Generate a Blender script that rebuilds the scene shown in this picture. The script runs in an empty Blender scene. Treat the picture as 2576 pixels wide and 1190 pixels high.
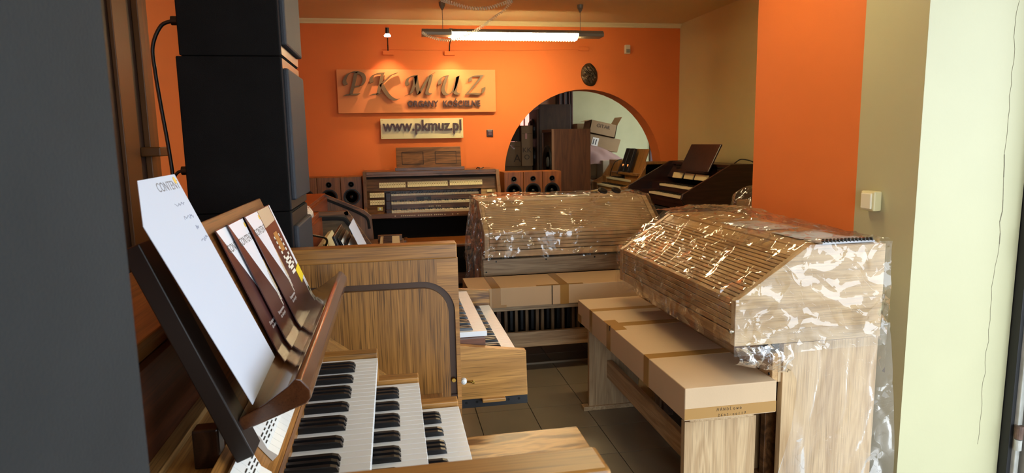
import bpy, bmesh, math, random
from mathutils import Vector, Matrix, noise
random.seed(7)
R = math.radians
SC = bpy.context.scene
COL = SC.collection

# ------------------------------------------------------------------ camera
def make_camera():
    yaw, pitch, roll = 0.17922, 0.14449, -0.018044
    f = Vector((math.sin(yaw), math.cos(yaw), 0)); r = Vector((math.cos(yaw), -math.sin(yaw), 0)); u = Vector((0, 0, 1))
    f2 = f*math.cos(pitch) - u*math.sin(pitch); u2 = u*math.cos(pitch) + f*math.sin(pitch)
    r3 = r*math.cos(roll) + u2*math.sin(roll); u3 = u2*math.cos(roll) - r*math.sin(roll)
    cd = bpy.data.cameras.new('camera'); co = bpy.data.objects.new('camera', cd); COL.objects.link(co)
    m = Matrix((r3, u3, -f2)).transposed().to_4x4(); m.translation = (0, 0, 1.5); co.matrix_world = m
    cd.sensor_width = 36; cd.lens = 1640/2576*36; cd.clip_start = 0.02
    cd.dof.use_dof = True; cd.dof.focus_distance = 2.3; cd.dof.aperture_fstop = 11
    SC.camera = co
make_camera()

# ------------------------------------------------------------------ world, daylight, exposure
def make_world():
    w = bpy.data.worlds.new('sky'); SC.world = w; w.use_nodes = True
    b = w.node_tree.nodes['Background']; b.inputs[0].default_value = (0.78, 0.89, 1.0, 1); b.inputs[1].default_value = 7.0
make_world()
def make_portal(loc, rot, sx, sy):
    l = bpy.data.lights.new('doorway_portal', 'AREA'); l.shape = 'RECTANGLE'; l.size = sx; l.size_y = sy
    l.cycles.is_portal = True
    o = bpy.data.objects.new('doorway_portal', l); COL.objects.link(o); o.location = loc; o.rotation_euler = rot
make_portal((2.5, .4, 1.3), (0, R(90), 0), 2.6, 3.6)          # side doorway, light enters towards -X
make_portal((.55, -2.0, 1.25), (R(90), 0, 0), 2.5, 2.5)       # opening added behind the camera for more daylight, towards +Y
SC.view_settings.view_transform = 'Standard'; SC.view_settings.look = 'None'
SC.view_settings.exposure = 0.0; SC.view_settings.gamma = 1.0; SC.view_settings.use_curve_mapping = False

# ------------------------------------------------------------------ materials
def lin(c):
    c = c.lstrip('#'); v = [int(c[i:i+2], 16)/255 for i in (0, 2, 4)]
    return tuple(x/12.92 if x <= .04045 else ((x+.055)/1.055)**2.4 for x in v) + (1,)
MATS = {}
def nt(name):
    m = bpy.data.materials.new(name); m.use_nodes = True; t = m.node_tree
    return m, t, t.nodes['Principled BSDF']
def plain(name, col, rough=.5, metal=0, emit=None, es=0, bump=0, bscale=200, var=0, vscale=6, spec=.5, coat=0):
    if name in MATS: return MATS[name]
    m, t, p = nt(name); c = lin(col) if isinstance(col, str) else col
    p.inputs['Base Color'].default_value = c; p.inputs['Roughness'].default_value = rough; p.inputs['Metallic'].default_value = metal
    p.inputs['Specular IOR Level'].default_value = spec; p.inputs['Coat Weight'].default_value = coat
    if emit: p.inputs['Emission Color'].default_value = lin(emit) if isinstance(emit, str) else emit; p.inputs['Emission Strength'].default_value = es
    if bump or var:
        tc = t.nodes.new('ShaderNodeTexCoord')
    if bump:
        n = t.nodes.new('ShaderNodeTexNoise'); n.inputs['Scale'].default_value = bscale; n.inputs['Detail'].default_value = 4
        b = t.nodes.new('ShaderNodeBump'); b.inputs['Strength'].default_value = bump; b.inputs['Distance'].default_value = .002
        t.links.new(tc.outputs['Object'], n.inputs['Vector']); t.links.new(n.outputs['Fac'], b.inputs['Height']); t.links.new(b.outputs['Normal'], p.inputs['Normal'])
    if var:
        n = t.nodes.new('ShaderNodeTexNoise'); n.inputs['Scale'].default_value = vscale; n.inputs['Detail'].default_value = 6
        r = t.nodes.new('ShaderNodeValToRGB'); r.color_ramp.elements[0].position = .3; r.color_ramp.elements[1].position = .7
        r.color_ramp.elements[0].color = tuple(x*(1-var) for x in c[:3]) + (1,); r.color_ramp.elements[1].color = tuple(min(1, x*(1+var)) for x in c[:3]) + (1,)
        t.links.new(tc.outputs['Object'], n.inputs['Vector']); t.links.new(n.outputs['Fac'], r.inputs['Fac']); t.links.new(r.outputs['Color'], p.inputs['Base Color'])
    MATS[name] = m; return m
def wood(name, light, dark, axis='z', scale=1.0, rough=.38, figure=.5, coat=0, fleck=.5):
    """oak-like wood: long fibres along one axis, broad cathedral bands and fine dark pores"""
    if name in MATS: return MATS[name]
    m, t, p = nt(name); N = t.nodes.new; L = t.links.new
    tc = N('ShaderNodeTexCoord')
    def mapped(along, across):
        mp = N('ShaderNodeMapping'); s = [across*scale]*3; s['xyz'.index(axis)] = along*scale
        mp.inputs['Scale'].default_value = s; L(tc.outputs['Object'], mp.inputs['Vector']); return mp.outputs['Vector']
    fig = N('ShaderNodeTexNoise'); fig.inputs['Scale'].default_value = 1; fig.inputs['Detail'].default_value = 3; fig.inputs['Distortion'].default_value = 1.2
    L(mapped(1.0, 9), fig.inputs['Vector'])
    mul = N('ShaderNodeMath'); mul.operation = 'MULTIPLY'; mul.inputs[1].default_value = 9; L(fig.outputs['Fac'], mul.inputs[0])
    fr = N('ShaderNodeMath'); fr.operation = 'PINGPONG'; fr.inputs[1].default_value = 1; L(mul.outputs[0], fr.inputs[0])
    fib = N('ShaderNodeTexNoise'); fib.inputs['Scale'].default_value = 1; fib.inputs['Detail'].default_value = 5; fib.inputs['Roughness'].default_value = .65
    L(mapped(2.2, 240), fib.inputs['Vector'])
    big = N('ShaderNodeTexNoise'); big.inputs['Scale'].default_value = 1; big.inputs['Detail'].default_value = 2; L(mapped(.8, 5), big.inputs['Vector'])
    mx = N('ShaderNodeMix'); mx.data_type = 'FLOAT'; mx.inputs[0].default_value = figure
    L(fib.outputs['Fac'], mx.inputs[2]); L(fr.outputs[0], mx.inputs[3])
    mx2 = N('ShaderNodeMix'); mx2.data_type = 'FLOAT'; mx2.inputs[0].default_value = .25
    L(mx.outputs[0], mx2.inputs[2]); L(big.outputs['Fac'], mx2.inputs[3])
    rp = N('ShaderNodeValToRGB'); e = rp.color_ramp.elements; e[0].position = .28; e[1].position = .68
    e[0].color = lin(dark); e[1].color = lin(light); L(mx2.outputs[0], rp.inputs['Fac'])
    pore = N('ShaderNodeTexNoise'); pore.inputs['Scale'].default_value = 1; pore.inputs['Detail'].default_value = 2; L(mapped(6, 330), pore.inputs['Vector'])
    pr = N('ShaderNodeValToRGB'); pr.color_ramp.elements[0].position = .36; pr.color_ramp.elements[1].position = .46
    k = 1-fleck; pr.color_ramp.elements[0].color = (k, k, k, 1); pr.color_ramp.elements[1].color = (1, 1, 1, 1); L(pore.outputs['Fac'], pr.inputs['Fac'])
    mm = N('ShaderNodeMix'); mm.data_type = 'RGBA'; mm.blend_type = 'MULTIPLY'; mm.inputs[0].default_value = 1
    L(rp.outputs['Color'], mm.inputs[6]); L(pr.outputs['Color'], mm.inputs[7]); L(mm.outputs[2], p.inputs['Base Color'])
    p.inputs['Roughness'].default_value = rough; p.inputs['Coat Weight'].default_value = coat; p.inputs['Coat Roughness'].default_value = .12
    b = N('ShaderNodeBump'); b.inputs['Strength'].default_value = .12; b.inputs['Distance'].default_value = .001
    L(fib.outputs['Fac'], b.inputs['Height']); L(b.outputs['Normal'], p.inputs['Normal'])
    MATS[name] = m; return m
def film(name, tint=(.97, .97, .96, 1), base=.075, bump=1.2, scale=9, milk=.012, lo=.46, hi=.60):
    if name in MATS: return MATS[name]
    m, t, p = nt(name); N = t.nodes.new; L = t.links.new; t.nodes.remove(p)
    out = t.nodes['Material Output']
    tr = N('ShaderNodeBsdfTransparent'); tr.inputs[0].default_value = tint
    gl = N('ShaderNodeBsdfGlossy'); gl.inputs['Roughness'].default_value = .06; gl.inputs[0].default_value = (1, 1, 1, 1)
    tc = N('ShaderNodeTexCoord')
    no = N('ShaderNodeTexNoise'); no.inputs['Scale'].default_value = 3.0; no.inputs['Detail'].default_value = 2
    L(tc.outputs['Object'], no.inputs['Vector'])
    ad = N('ShaderNodeVectorMath'); ad.operation = 'MULTIPLY_ADD'; ad.inputs[1].default_value = (.25, .25, .25)
    L(no.outputs['Color'], ad.inputs[0]); L(tc.outputs['Object'], ad.inputs[2])
    def facets(sc, k):
        vo = N('ShaderNodeTexVoronoi'); vo.inputs['Scale'].default_value = sc; L(ad.outputs[0], vo.inputs['Vector'])
        d1 = N('ShaderNodeVectorMath'); d1.operation = 'SUBTRACT'; L(ad.outputs[0], d1.inputs[0]); L(vo.outputs['Position'], d1.inputs[1])
        d2 = N('ShaderNodeVectorMath'); d2.operation = 'SUBTRACT'; L(vo.outputs['Color'], d2.inputs[0]); d2.inputs[1].default_value = (.5, .5, .5)
        dt = N('ShaderNodeVectorMath'); dt.operation = 'DOT_PRODUCT'; L(d1.outputs[0], dt.inputs[0]); L(d2.outputs[0], dt.inputs[1])
        ml = N('ShaderNodeMath'); ml.operation = 'MULTIPLY'; ml.inputs[1].default_value = k; L(dt.outputs['Value'], ml.inputs[0]); return ml.outputs[0]
    s1 = N('ShaderNodeMath'); s1.operation = 'ADD'; L(facets(scale, 1.0), s1.inputs[0]); L(facets(scale*3.2, .7), s1.inputs[1])
    mk = N('ShaderNodeTexNoise'); mk.inputs['Scale'].default_value = 4; mk.inputs['Detail'].default_value = 2; L(tc.outputs['Object'], mk.inputs['Vector'])
    mm = N('ShaderNodeMapRange'); mm.inputs['From Min'].default_value = lo; mm.inputs['From Max'].default_value = hi; mm.inputs['To Min'].default_value = .10; L(mk.outputs['Fac'], mm.inputs['Value'])
    s2 = N('ShaderNodeMath'); s2.operation = 'MULTIPLY'; L(s1.outputs[0], s2.inputs[0]); L(mm.outputs[0], s2.inputs[1])
    bp = N('ShaderNodeBump'); bp.inputs['Strength'].default_value = bump; bp.inputs['Distance'].default_value = 1.0
    L(s2.outputs[0], bp.inputs['Height']); L(bp.outputs['Normal'], gl.inputs['Normal'])
    lw = N('ShaderNodeLayerWeight'); lw.inputs['Blend'].default_value = .18; L(bp.outputs['Normal'], lw.inputs['Normal'])
    mr = N('ShaderNodeMapRange'); mr.inputs['To Min'].default_value = base; mr.inputs['To Max'].default_value = .75; L(lw.outputs['Fresnel'], mr.inputs['Value'])
    mx = N('ShaderNodeMixShader'); L(mr.outputs[0], mx.inputs[0]); L(tr.outputs[0], mx.inputs[1]); L(gl.outputs[0], mx.inputs[2])
    df = N('ShaderNodeBsdfDiffuse'); df.inputs[0].default_value = (.9, .9, .9, 1)
    m2 = N('ShaderNodeMixShader'); m2.inputs[0].default_value = milk; L(mx.outputs[0], m2.inputs[1]); L(df.outputs[0], m2.inputs[2])
    L(m2.outputs[0], out.inputs['Surface']); MATS[name] = m; return m

ORANGE = plain('orange_plaster', '#dd7430', .75, bump=.15, bscale=160, var=.05, vscale=1.5)
CREAM = plain('cream_plaster', '#ccbf8c', .7, bump=.15, bscale=120, var=.03, vscale=2)
JAMB = plain('pale_cream_paint', '#b9b692', .45, bump=.12, bscale=60, var=.02, vscale=4)
CEIL = plain('ceiling_plaster', '#dccb98', .85, bump=.2, bscale=90)
BACKCREAM = plain('green_cream_plaster', '#b4b28a', .8, bump=.2, bscale=90, var=.04)
TILE = plain('floor_tile', '#857a68', .32, var=.08, vscale=5, bump=.05, bscale=60)
GROUT = plain('grout', '#3a332b', .9)
BLACKFELT = plain('black_speaker_paint', '#0d0d0d', .85, spec=.12, bump=.5, bscale=500, var=.25, vscale=9)
GREYFELT = plain('charcoal_speaker_cloth', '#26282a', .9, spec=.3, bump=.5, bscale=450, var=.12, vscale=7)
GRILLE = plain('blue_black_grille_cloth', '#1e222a', .6, bump=.5, bscale=700)
BLACK = plain('black_plastic', '#121212', .4)
DARKSTEEL = plain('black_steel', '#1a1b1e', .5)
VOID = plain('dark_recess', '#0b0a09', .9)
WHITEKEY = plain('white_key_plastic', '#e2e4e6', .22)
BLACKKEY = plain('black_key_plastic', '#131214', .3)
IVORYKEY = plain('ivory_key_plastic', '#d8cfae', .3)
TABWHITE = plain('white_tab_plastic', '#e6e6e2', .3)
TABIVORY = plain('ivory_tab_plastic', '#e4d9a8', .35)
INK = plain('black_ink', '#1a1716', .6)
PAPER = plain('white_paper', '#bdc3d2', .7)
PAPERW = plain('worn_white_paper', '#d9d4c6', .7)
CARD = plain('cardboard', '#c2a684', .8, bump=.15, bscale=120, var=.05, vscale=3)
CARDDARK = plain('old_cardboard', '#8d7350', .85, bump=.15, bscale=100, var=.1, vscale=4)
TAPE = plain('brown_packing_tape', '#a37b44', .2)
CHROME = plain('polished_metal', '#c8c4b8', .22, metal=1)
BRASS = plain('brass', '#b8954a', .3, metal=1)
GREYMETAL = plain('painted_grey_metal', '#8d8a82', .45, bump=.2, bscale=40, var=.15, vscale=9)
OLDWHITE = plain('chipped_white_paint', '#b9bab4', .5, bump=.5, bscale=25, var=.2, vscale=14)
LAMPGREY = plain('lamp_housing_grey', '#77705f', .4)
GOLD = plain('gold_brown_letter', '#6b5228', .45, bump=.1)
DARKLET = plain('dark_brown_letter', '#3a1d12', .45)
CREAMPLATE = plain('cream_acrylic', '#d8c98a', .35)
BRONZE = plain('bronze', '#4a3c2a', .4, metal=.6, bump=.5, bscale=60)
OAK = wood('light_oak_vertical', '#c9ac84', '#a0805a', 'z', 1, .42, .35, fleck=.25)
OAKX = wood('light_oak_long_x', '#c9ac84', '#a0805a', 'x', 1, .42, .4, fleck=.3)
OAKY = wood('light_oak_long_y', '#c9ac84', '#a0805a', 'y', 1, .42, .4, fleck=.3)
MID = wood('brown_oak_vertical', '#aa773a', '#5c3b17', 'z', 1, .35, .15, fleck=.62)
MIDX = wood('brown_oak_long_x', '#b07c3c', '#744c22', 'x', 1, .32, .3, fleck=.45)
MIDY = wood('brown_oak_long_y', '#ab7438', '#6c451e', 'y', 1, .3, .3, fleck=.4)
BENCHW = wood('figured_oak_bench', '#b58850', '#6f4a22', 'x', 1.4, .3, .7, fleck=.4)
HONEY = wood('honey_oak_long_x', '#c8924e', '#986a34', 'x', 1, .32, .35, fleck=.4)
RED = wood('red_brown_polished_y', '#54301c', '#30180e', 'y', 1, .14, .5, coat=.6, fleck=.2)
DARKW = wood('dark_walnut_y', '#3c2416', '#20120a', 'y', 1, .3, .4, fleck=.3)
WALN = wood('walnut_x', '#7a5230', '#4a2e18', 'x', 1, .35, .55, fleck=.35)
WALNZ = wood('walnut_z', '#7a5230', '#4e3019', 'z', 1, .38, .35, fleck=.35)
ORBR = wood('orange_brown_top', '#9a4c20', '#74340f', 'y', 1, .3, .3, fleck=.2)
OLIVE = wood('olive_brown_panel', '#5c4a30', '#3a2c1a', 'x', 1, .35, .5, fleck=.3)
MAHO = wood('mahogany_dark', '#3b2119', '#24120e', 'x', 1, .35, .4, fleck=.2)
SPKW = wood('speaker_veneer', '#8c5a2c', '#5f3a1a', 'z', 1, .4, .35, fleck=.3)
SPKW2 = wood('speaker_veneer_warm', '#9a5a24', '#6d3a14', 'z', 1, .4, .35, fleck=.2)
DARKDOOR = plain('dark_brown_door', '#2c1a10', .45, bump=.1)
BROWNTRIM = plain('brown_door_trim', '#5a3716', .4, bump=.1)
FILM = film('clear_plastic_film')
FILMS = film('clear_plastic_film_end', base=.06, bump=.9, scale=10, lo=.51, hi=.62)
FILM2 = film('clear_plastic_bag', (.93, .92, .91, 1), .05, .6, 12, .03)
FILM3 = film('clear_plastic_skirt', (.96, .96, .96, 1), .02, .25, 8, .05)

# ------------------------------------------------------------------ helpers
def nb(): return bmesh.new()
def box(bm, x0, x1, y0, y1, z0, z1):
    v = [bm.verts.new((x, y, z)) for x in (x0, x1) for y in (y0, y1) for z in (z0, z1)]
    for f in ((0, 1, 3, 2), (4, 6, 7, 5), (0, 4, 5, 1), (2, 3, 7, 6), (0, 2, 6, 4), (1, 5, 7, 3)): bm.faces.new([v[i] for i in f])
    return bm
def prism(bm, pts, axis, a, b):
    def P(p, w): return {'x': (w, p[0], p[1]), 'y': (p[0], w, p[1]), 'z': (p[0], p[1], w)}[axis]
    A = [bm.verts.new(P(p, a)) for p in pts]; B = [bm.verts.new(P(p, b)) for p in pts]; n = len(pts)
    bm.faces.new(A); bm.faces.new(B[::-1])
    for i in range(n): bm.faces.new((A[i], B[i], B[(i+1) % n], A[(i+1) % n]))
    return bm
def quadbox(bm, o, u, v, w):
    """box from corner o spanned by three vectors"""
    o, u, v, w = Vector(o), Vector(u), Vector(v), Vector(w)
    V = [bm.verts.new(o+u*i+v*j+w*k) for i in (0, 1) for j in (0, 1) for k in (0, 1)]
    for f in ((0, 1, 3, 2), (4, 6, 7, 5), (0, 4, 5, 1), (2, 3, 7, 6), (0, 2, 6, 4), (1, 5, 7, 3)): bm.faces.new([V[i] for i in f])
    return bm
def ring(bm, c, n, r, seg=24):
    n = Vector(n).normalized(); a = n.orthogonal().normalized(); b = n.cross(a)
    return [bm.verts.new(Vector(c)+a*(r*math.cos(2*math.pi*i/seg))+b*(r*math.sin(2*math.pi*i/seg))) for i in range(seg)]
def lathe(bm, c, n, prof, seg=24, cap=True):
    """prof: list of (distance along n, radius)"""
    n = Vector(n).normalized(); c = Vector(c); rs = [ring(bm, c+n*d, n, max(r, 1e-4), seg) for d, r in prof]
    for p, q in zip(rs, rs[1:]):
        for i in range(seg): bm.faces.new((p[i], p[(i+1) % seg], q[(i+1) % seg], q[i]))
    if cap: bm.faces.new(rs[0][::-1]); bm.faces.new(rs[-1])
    return bm
def tube(bm, pts, r, seg=8):
    pts = [Vector(p) for p in pts]; prev = None; up = None
    for i, p in enumerate(pts):
        d = (pts[min(i+1, len(pts)-1)]-pts[max(i-1, 0)]).normalized()
        up = d.orthogonal().normalized() if up is None else (up-d*up.dot(d)).normalized()
        s = d.cross(up); rg = [bm.verts.new(p+up*(r*math.cos(2*math.pi*k/seg))+s*(r*math.sin(2*math.pi*k/seg))) for k in range(seg)]
        if prev:
            for k in range(seg): bm.faces.new((prev[k], prev[(k+1) % seg], rg[(k+1) % seg], rg[k]))
        else: bm.faces.new(rg[::-1])
        prev = rg
    bm.faces.new(prev); return bm
def spline(pts, n=10):
    P = [Vector(p) for p in pts]; P = [2*P[0]-P[1]] + P + [2*P[-1]-P[-2]]; out = []
    for i in range(1, len(P)-2):
        for k in range(n):
            t = k/n; a, b, c, d = P[i-1:i+3]
            out.append(.5*((2*b)+(c-a)*t+(2*a-5*b+4*c-d)*t*t+(3*b-a-3*c+d)*t**3))
    return out+[P[-2]]
def obj(name, bm, mat, parent=None, bev=0, smooth=False, local=False, kind=None):
    if isinstance(bm, bmesh.types.BMesh):
        bmesh.ops.recalc_face_normals(bm, faces=bm.faces); me = bpy.data.meshes.new(name); bm.to_mesh(me); bm.free()
    else: me = bm
    if mat and not me.materials: me.materials.append(mat)
    if smooth:
        for p in me.polygons: p.use_smooth = True
    o = bpy.data.objects.new(name, me); COL.objects.link(o)
    if bev:
        b = o.modifiers.new('bevel', 'BEVEL'); b.width = bev; b.segments = 2; b.limit_method = 'ANGLE'
    if parent:
        o.parent = parent
        if not local and parent.type == 'EMPTY': o.matrix_parent_inverse = Matrix.Translation(-parent.location)
    if kind: o['kind'] = kind
    return o
def tag(o, label, cat, group=None):
    o['label'] = label; o['category'] = cat
    if group: o['group'] = group
    return o
def thing(name, label, cat, loc=(0, 0, 0), rz=0, group=None):
    o = bpy.data.objects.new(name, None); COL.objects.link(o); o.location = loc; o.rotation_euler = (0, 0, rz); o.empty_display_size = .1
    return tag(o, label, cat, group)
def struct(name, bm, mat, bev=0, parent=None):
    o = obj(name, bm, mat, parent, bev)
    if not parent: o['kind'] = 'structure'
    return o
def B(*a): return box(nb(), *a)
def clip(poly, side, x):
    out = []
    for i in range(len(poly)):
        p, q = poly[i], poly[(i+1) % len(poly)]; ip = (p[0]-x)*side <= 0; iq = (q[0]-x)*side <= 0
        if ip: out.append(p)
        if ip != iq: k = (x-p[0])/(q[0]-p[0]); out.append((x, p[1]+(q[1]-p[1])*k))
    return out
def text_mesh(s, size, depth, bold=0.0, align='LEFT'):
    cu = bpy.data.curves.new('text', 'FONT'); cu.body = s; cu.size = size; cu.extrude = depth; cu.offset = bold; cu.align_x = align; cu.resolution_u = 3
    o = bpy.data.objects.new('text', cu); COL.objects.link(o); dg = bpy.context.evaluated_depsgraph_get(); dg.update()
    me = bpy.data.meshes.new_from_object(o.evaluated_get(dg)); bpy.data.objects.remove(o); bpy.data.curves.remove(cu); return me
def text_on(name, s, size, origin, xd, yd, mat, parent, depth=.0004, bold=0, align='CENTER', local=False, stretch=1):
    me = text_mesh(s, size, depth, bold, align); xd = Vector(xd).normalized(); yd = Vector(yd).normalized(); zd = xd.cross(yd)
    M = Matrix((xd*stretch, yd, zd)).transposed().to_4x4(); M.translation = Vector(origin); me.transform(M)
    return obj(name, me, mat, parent, local=local)
def nib(strokes, w, ang, y0, y1, fx, fz, n=8):
    """broad-nib calligraphic strokes extruded between two depths (planes y0..y1)"""
    bm = nb(); nv = Vector((math.cos(ang), math.sin(ang)))*w/2
    for st in strokes:
        pts = [Vector((fx(p[0]), fz(p[1]))) for p in st]
        pts = [p.to_2d() for p in spline([q.to_3d() for q in pts], n)] if len(pts) > 2 else pts
        prev = None
        for p in pts:
            a, b = p-nv, p+nv; cur = [bm.verts.new((q.x, y, q.y)) for q in (a, b) for y in (y0, y1)]
            if prev:
                for i, j in ((0, 1), (1, 3), (3, 2), (2, 0)): bm.faces.new((prev[i], prev[j], cur[j], cur[i]))
            else: bm.faces.new((cur[0], cur[2], cur[3], cur[1]))
            prev = cur
        bm.faces.new((prev[0], prev[1], prev[3], prev[2]))
    return bm
def copy_part(o, parent, dx=(0, 0, 0)):
    c = o.copy(); COL.objects.link(c); c.parent = parent; c.matrix_parent_inverse = o.matrix_parent_inverse; c.location = o.location + Vector(dx); return c

# ================================================================== THE ROOM
XR, YB, ZC = 3.2, 7.0, 2.75
floor = struct('floor', B(-1.4, 5.2, -1.8, 9.6, -.1, -.006), GROUT)
def tiles():
    T = .3067; ox, oy = 1.02, 3.45-10*T*1; g = .0022
    me = None; rest = nb()
    for i in range(-8, 15):
        for j in range(-7, 21):
            x, y = ox+i*T, oy+j*T
            if x < -1.2 or x+T > 5.2 or y < -1.7 or y+T > 9.5: continue
            if -3 <= i <= 2 and 4 <= j <= 14:
                if me is None:
                    bm = B(g, T-g, g, T-g, -.006, 0); bmesh.ops.recalc_face_normals(bm, faces=bm.faces); me = bpy.data.meshes.new('tile'); bm.to_mesh(me); bm.free(); me.materials.append(TILE)
                o = bpy.data.objects.new('tile', me); COL.objects.link(o); o.parent = floor; o.location = (x, y, 0)
            else: box(rest, x+g, x+T-g, y+g, y+T-g, -.006, 0)
    obj('tile_field', rest, TILE, floor, kind='stuff')
tiles()
struct('ceiling', B(-1.4, 3.4, -1.8, YB, ZC, ZC+.1), CEIL)
def back_wall():
    bm = nb(); cx, cz, r, t = 2.1, 1.15, .9, .24; x0, x1 = -1.4, 3.4
    def slab(pts): prism(bm, pts, 'y', YB, YB+t)
    slab([(x0, 0), (cx-r, 0), (cx-r, cz), (cx-r, ZC), (x0, ZC)]); slab([(cx+r, 0), (x1, 0), (x1, ZC), (cx+r, ZC), (cx+r, cz)])
    N = 28; P = [(cx-r*math.cos(math.pi*i/N), cz+r*math.sin(math.pi*i/N)) for i in range(N+1)]
    for p, q in zip(P, P[1:]): slab([p, q, (q[0], ZC), (p[0], ZC)])
    bmesh.ops.remove_doubles(bm, verts=bm.verts, dist=1e-5)
    return bm
struct('wall_back', back_wall(), ORANGE)
def crown():
    return prism(nb(), [(YB-.03, ZC), (YB-.03, ZC-.012), (YB-.012, ZC-.03), (YB-.012, ZC-.045), (YB+.0, ZC-.045), (YB, ZC)], 'x', -1.2, XR)
struct('trim_1', crown(), CEIL)
struct('wall_left', B(-1.4, -1.2, -1.8, YB, 0, ZC), ORANGE)
struct('wall_right', B(XR, XR+.2, 3.385, YB, 0, ZC), CREAM)
struct('wall_right_pier', B(2.0, 2.49, 2.545, 3.385, 0, ZC), ORANGE)
struct('wall_right_outer', B(2.49, XR+.4, 2.545, 3.385, 0, 3.2), plain('grey_render', '#a09c90', .9, bump=.3, bscale=40, var=.08))
struct('wall_right_jamb', B(2.0, 2.49, 2.205, 2.545, 0, ZC), JAMB)
struct('wall_right_lintel', B(2.0, 2.49, -1.4, 2.205, 2.6, ZC), JAMB)
struct('wall_right_near', B(2.0, 2.49, -1.8, -1.4, 0, ZC), JAMB)
def front_wall():
    bm = nb(); box(bm, -1.4, -.7, -2.0, -1.8, 0, ZC); box(bm, 1.8, 2.49, -2.0, -1.8, 0, ZC); box(bm, -.7, 1.8, -2.0, -1.8, 2.5, ZC); return bm  # wide gap between the piers is added to let daylight in
struct('wall_front', front_wall(), CREAM)
struct('pavement', prism(nb(), [(2.49, 9), (12, 9), (12, -12), (-8, -12), (-8, -2.0), (2.49, -2.0)], 'z', -.16, -.05), plain('concrete_pavement', '#86857f', .9, var=.1))
def paint_crack():
    # the crack in the painted jamb, a thin recessed-looking seam of bare dark plaster
    bm = nb(); rnd = random.Random(3); z = 0.2; x = 2.385
    pts = []
    while z < 2.0: pts.append((x+.0+rnd.uniform(-.006, .006)+(.012 if 1.0 < z < 1.35 else 0), 2.2048, z)); z += .045
    for p, q in zip(pts, pts[1:]):
        w = .0012+(.003 if 1.05 < p[2] < 1.4 else 0)*rnd.random()
        quadbox(bm, (p[0]-w/2, 2.2042, p[2]), (w, 0, 0), (0, .002, 0), (q[0]-p[0], 0, q[2]-p[2]))
    o = obj('paint_crack', bm, plain('bare_plaster', '#6f6a58', .9), bpy.data.objects['wall_right_jamb']); return o
paint_crack()
def entrance_door():
    t = thing('entrance_door_frame', 'old chipped grey steel door frame with hinges at the right edge', 'door frame', (2.52, 2.2, 0))
    obj('frame_post', B(2.493, 2.512, 2.165, 2.24, 0, 2.5), DARKSTEEL, t, .002)
    obj('frame_flange', B(2.513, 2.535, 2.15, 2.2, 0, 2.5), OLDWHITE, t, .003)
    obj('door_leaf', B(2.545, 2.60, 2.10, 2.2, 0, 2.5), GREYMETAL, t, .004)
    for z in (1.06, .24):
        h = obj('hinge', lathe(nb(), (2.515, 2.145, z), (0, 0, 1), [(0, .016), (.055, .016)], 14), plain('rusty_hinge', '#6a5348', .6, bump=.6, bscale=50, var=.4, vscale=30), t, smooth=False)
        obj('hinge_pin', lathe(nb(), (2.515, 2.145, z-.05), (0, 0, 1), [(0, .014), (.045, .014)], 14), OLDWHITE, h)
entrance_door()
def left_door():
    o = struct('door_1', B(-1.2, -1.17, 2.55, 3.5, 0, 2.2), DARKDOOR, .003)
    struct('door_stile', B(-1.17, -1.15, 3.16, 3.33, 0, 2.2), BROWNTRIM, .004, o)
    struct('door_edge_strip', B(-1.17, -1.14, 3.44, 3.5, 0, 2.2), BROWNTRIM, .004, o)
    struct('architrave', B(-1.2, -1.165, 3.51, 3.64, 0, 2.28), wood('door_trim_wood', '#7a4716', '#5a3010', 'z', 1, .4, .3), .006, o)
    struct('door_ledge', B(-1.17, -1.08, 3.38, 3.52, 1.46, 1.505), BROWNTRIM, .006, o)
left_door()

# --- next room behind the arch
struct('wall_next_room', B(2.55, 3.75, 9.2, 9.35, 0, ZC), BACKCREAM)
struct('wall_next_left', B(1.0, 2.45, 9.25, 9.4, 0, ZC), plain('pinkish_plaster', '#b98a68', .8))  # pinkish wall colour, one even tone
struct('wall_next_side', B(.85, 1.0, YB+.24, 9.4, 0, ZC), plain('rust_plaster', '#9a4a2c', .8))
struct('wall_next_right', B(5.0, 5.2, YB, 9.6, 0, ZC), BACKCREAM)
struct('ceiling_next_room', B(.85, 5.2, YB+.24, 9.6, ZC, ZC+.1), CEIL)
def next_doors():
    o = struct('door_2', B(2.33, 2.56, 9.10, 9.2, 0, 2.4), DARKDOOR, .004)
    for x in (2.35, 2.42, 2.49, 2.53): struct('door_moulding', B(x, x+.022, 9.07, 9.12, 0, 2.4), plain('door_moulding_brown', '#4a2a18', .3), .004, o)
    o = struct('door_3', B(3.75, 5.0, 9.15, 9.3, 0, ZC), plain('dark_red_door', '#4a1c14', .45), .004)
    struct('door_panel', B(3.9, 4.3, 9.12, 9.16, .2, 2.1), plain('dark_red_door', '#4a1c14', .45), .006, o)
next_doors()
def next_window():
    o = struct('window_1', B(1.64, 1.98, 9.2, 9.235, 1.35, 2.05), plain('window_frame_white', '#e4d6d0', .5), .004)
    g = struct('pane', B(1.67, 1.95, 9.185, 9.2, 1.38, 2.02), plain('daylit_curtained_pane', '#e8b0a0', .6, emit='#ffb3a4', es=1.6), 0, o)
    for x in (1.74, 1.80, 1.87): struct('curtain_fold', lathe(nb(), (x, 9.18, 1.38), (0, 0, 1), [(0, .012), (.64, .012)], 8), plain('pink_curtain', '#d89a90', .8), 0, o)
next_window()
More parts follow.
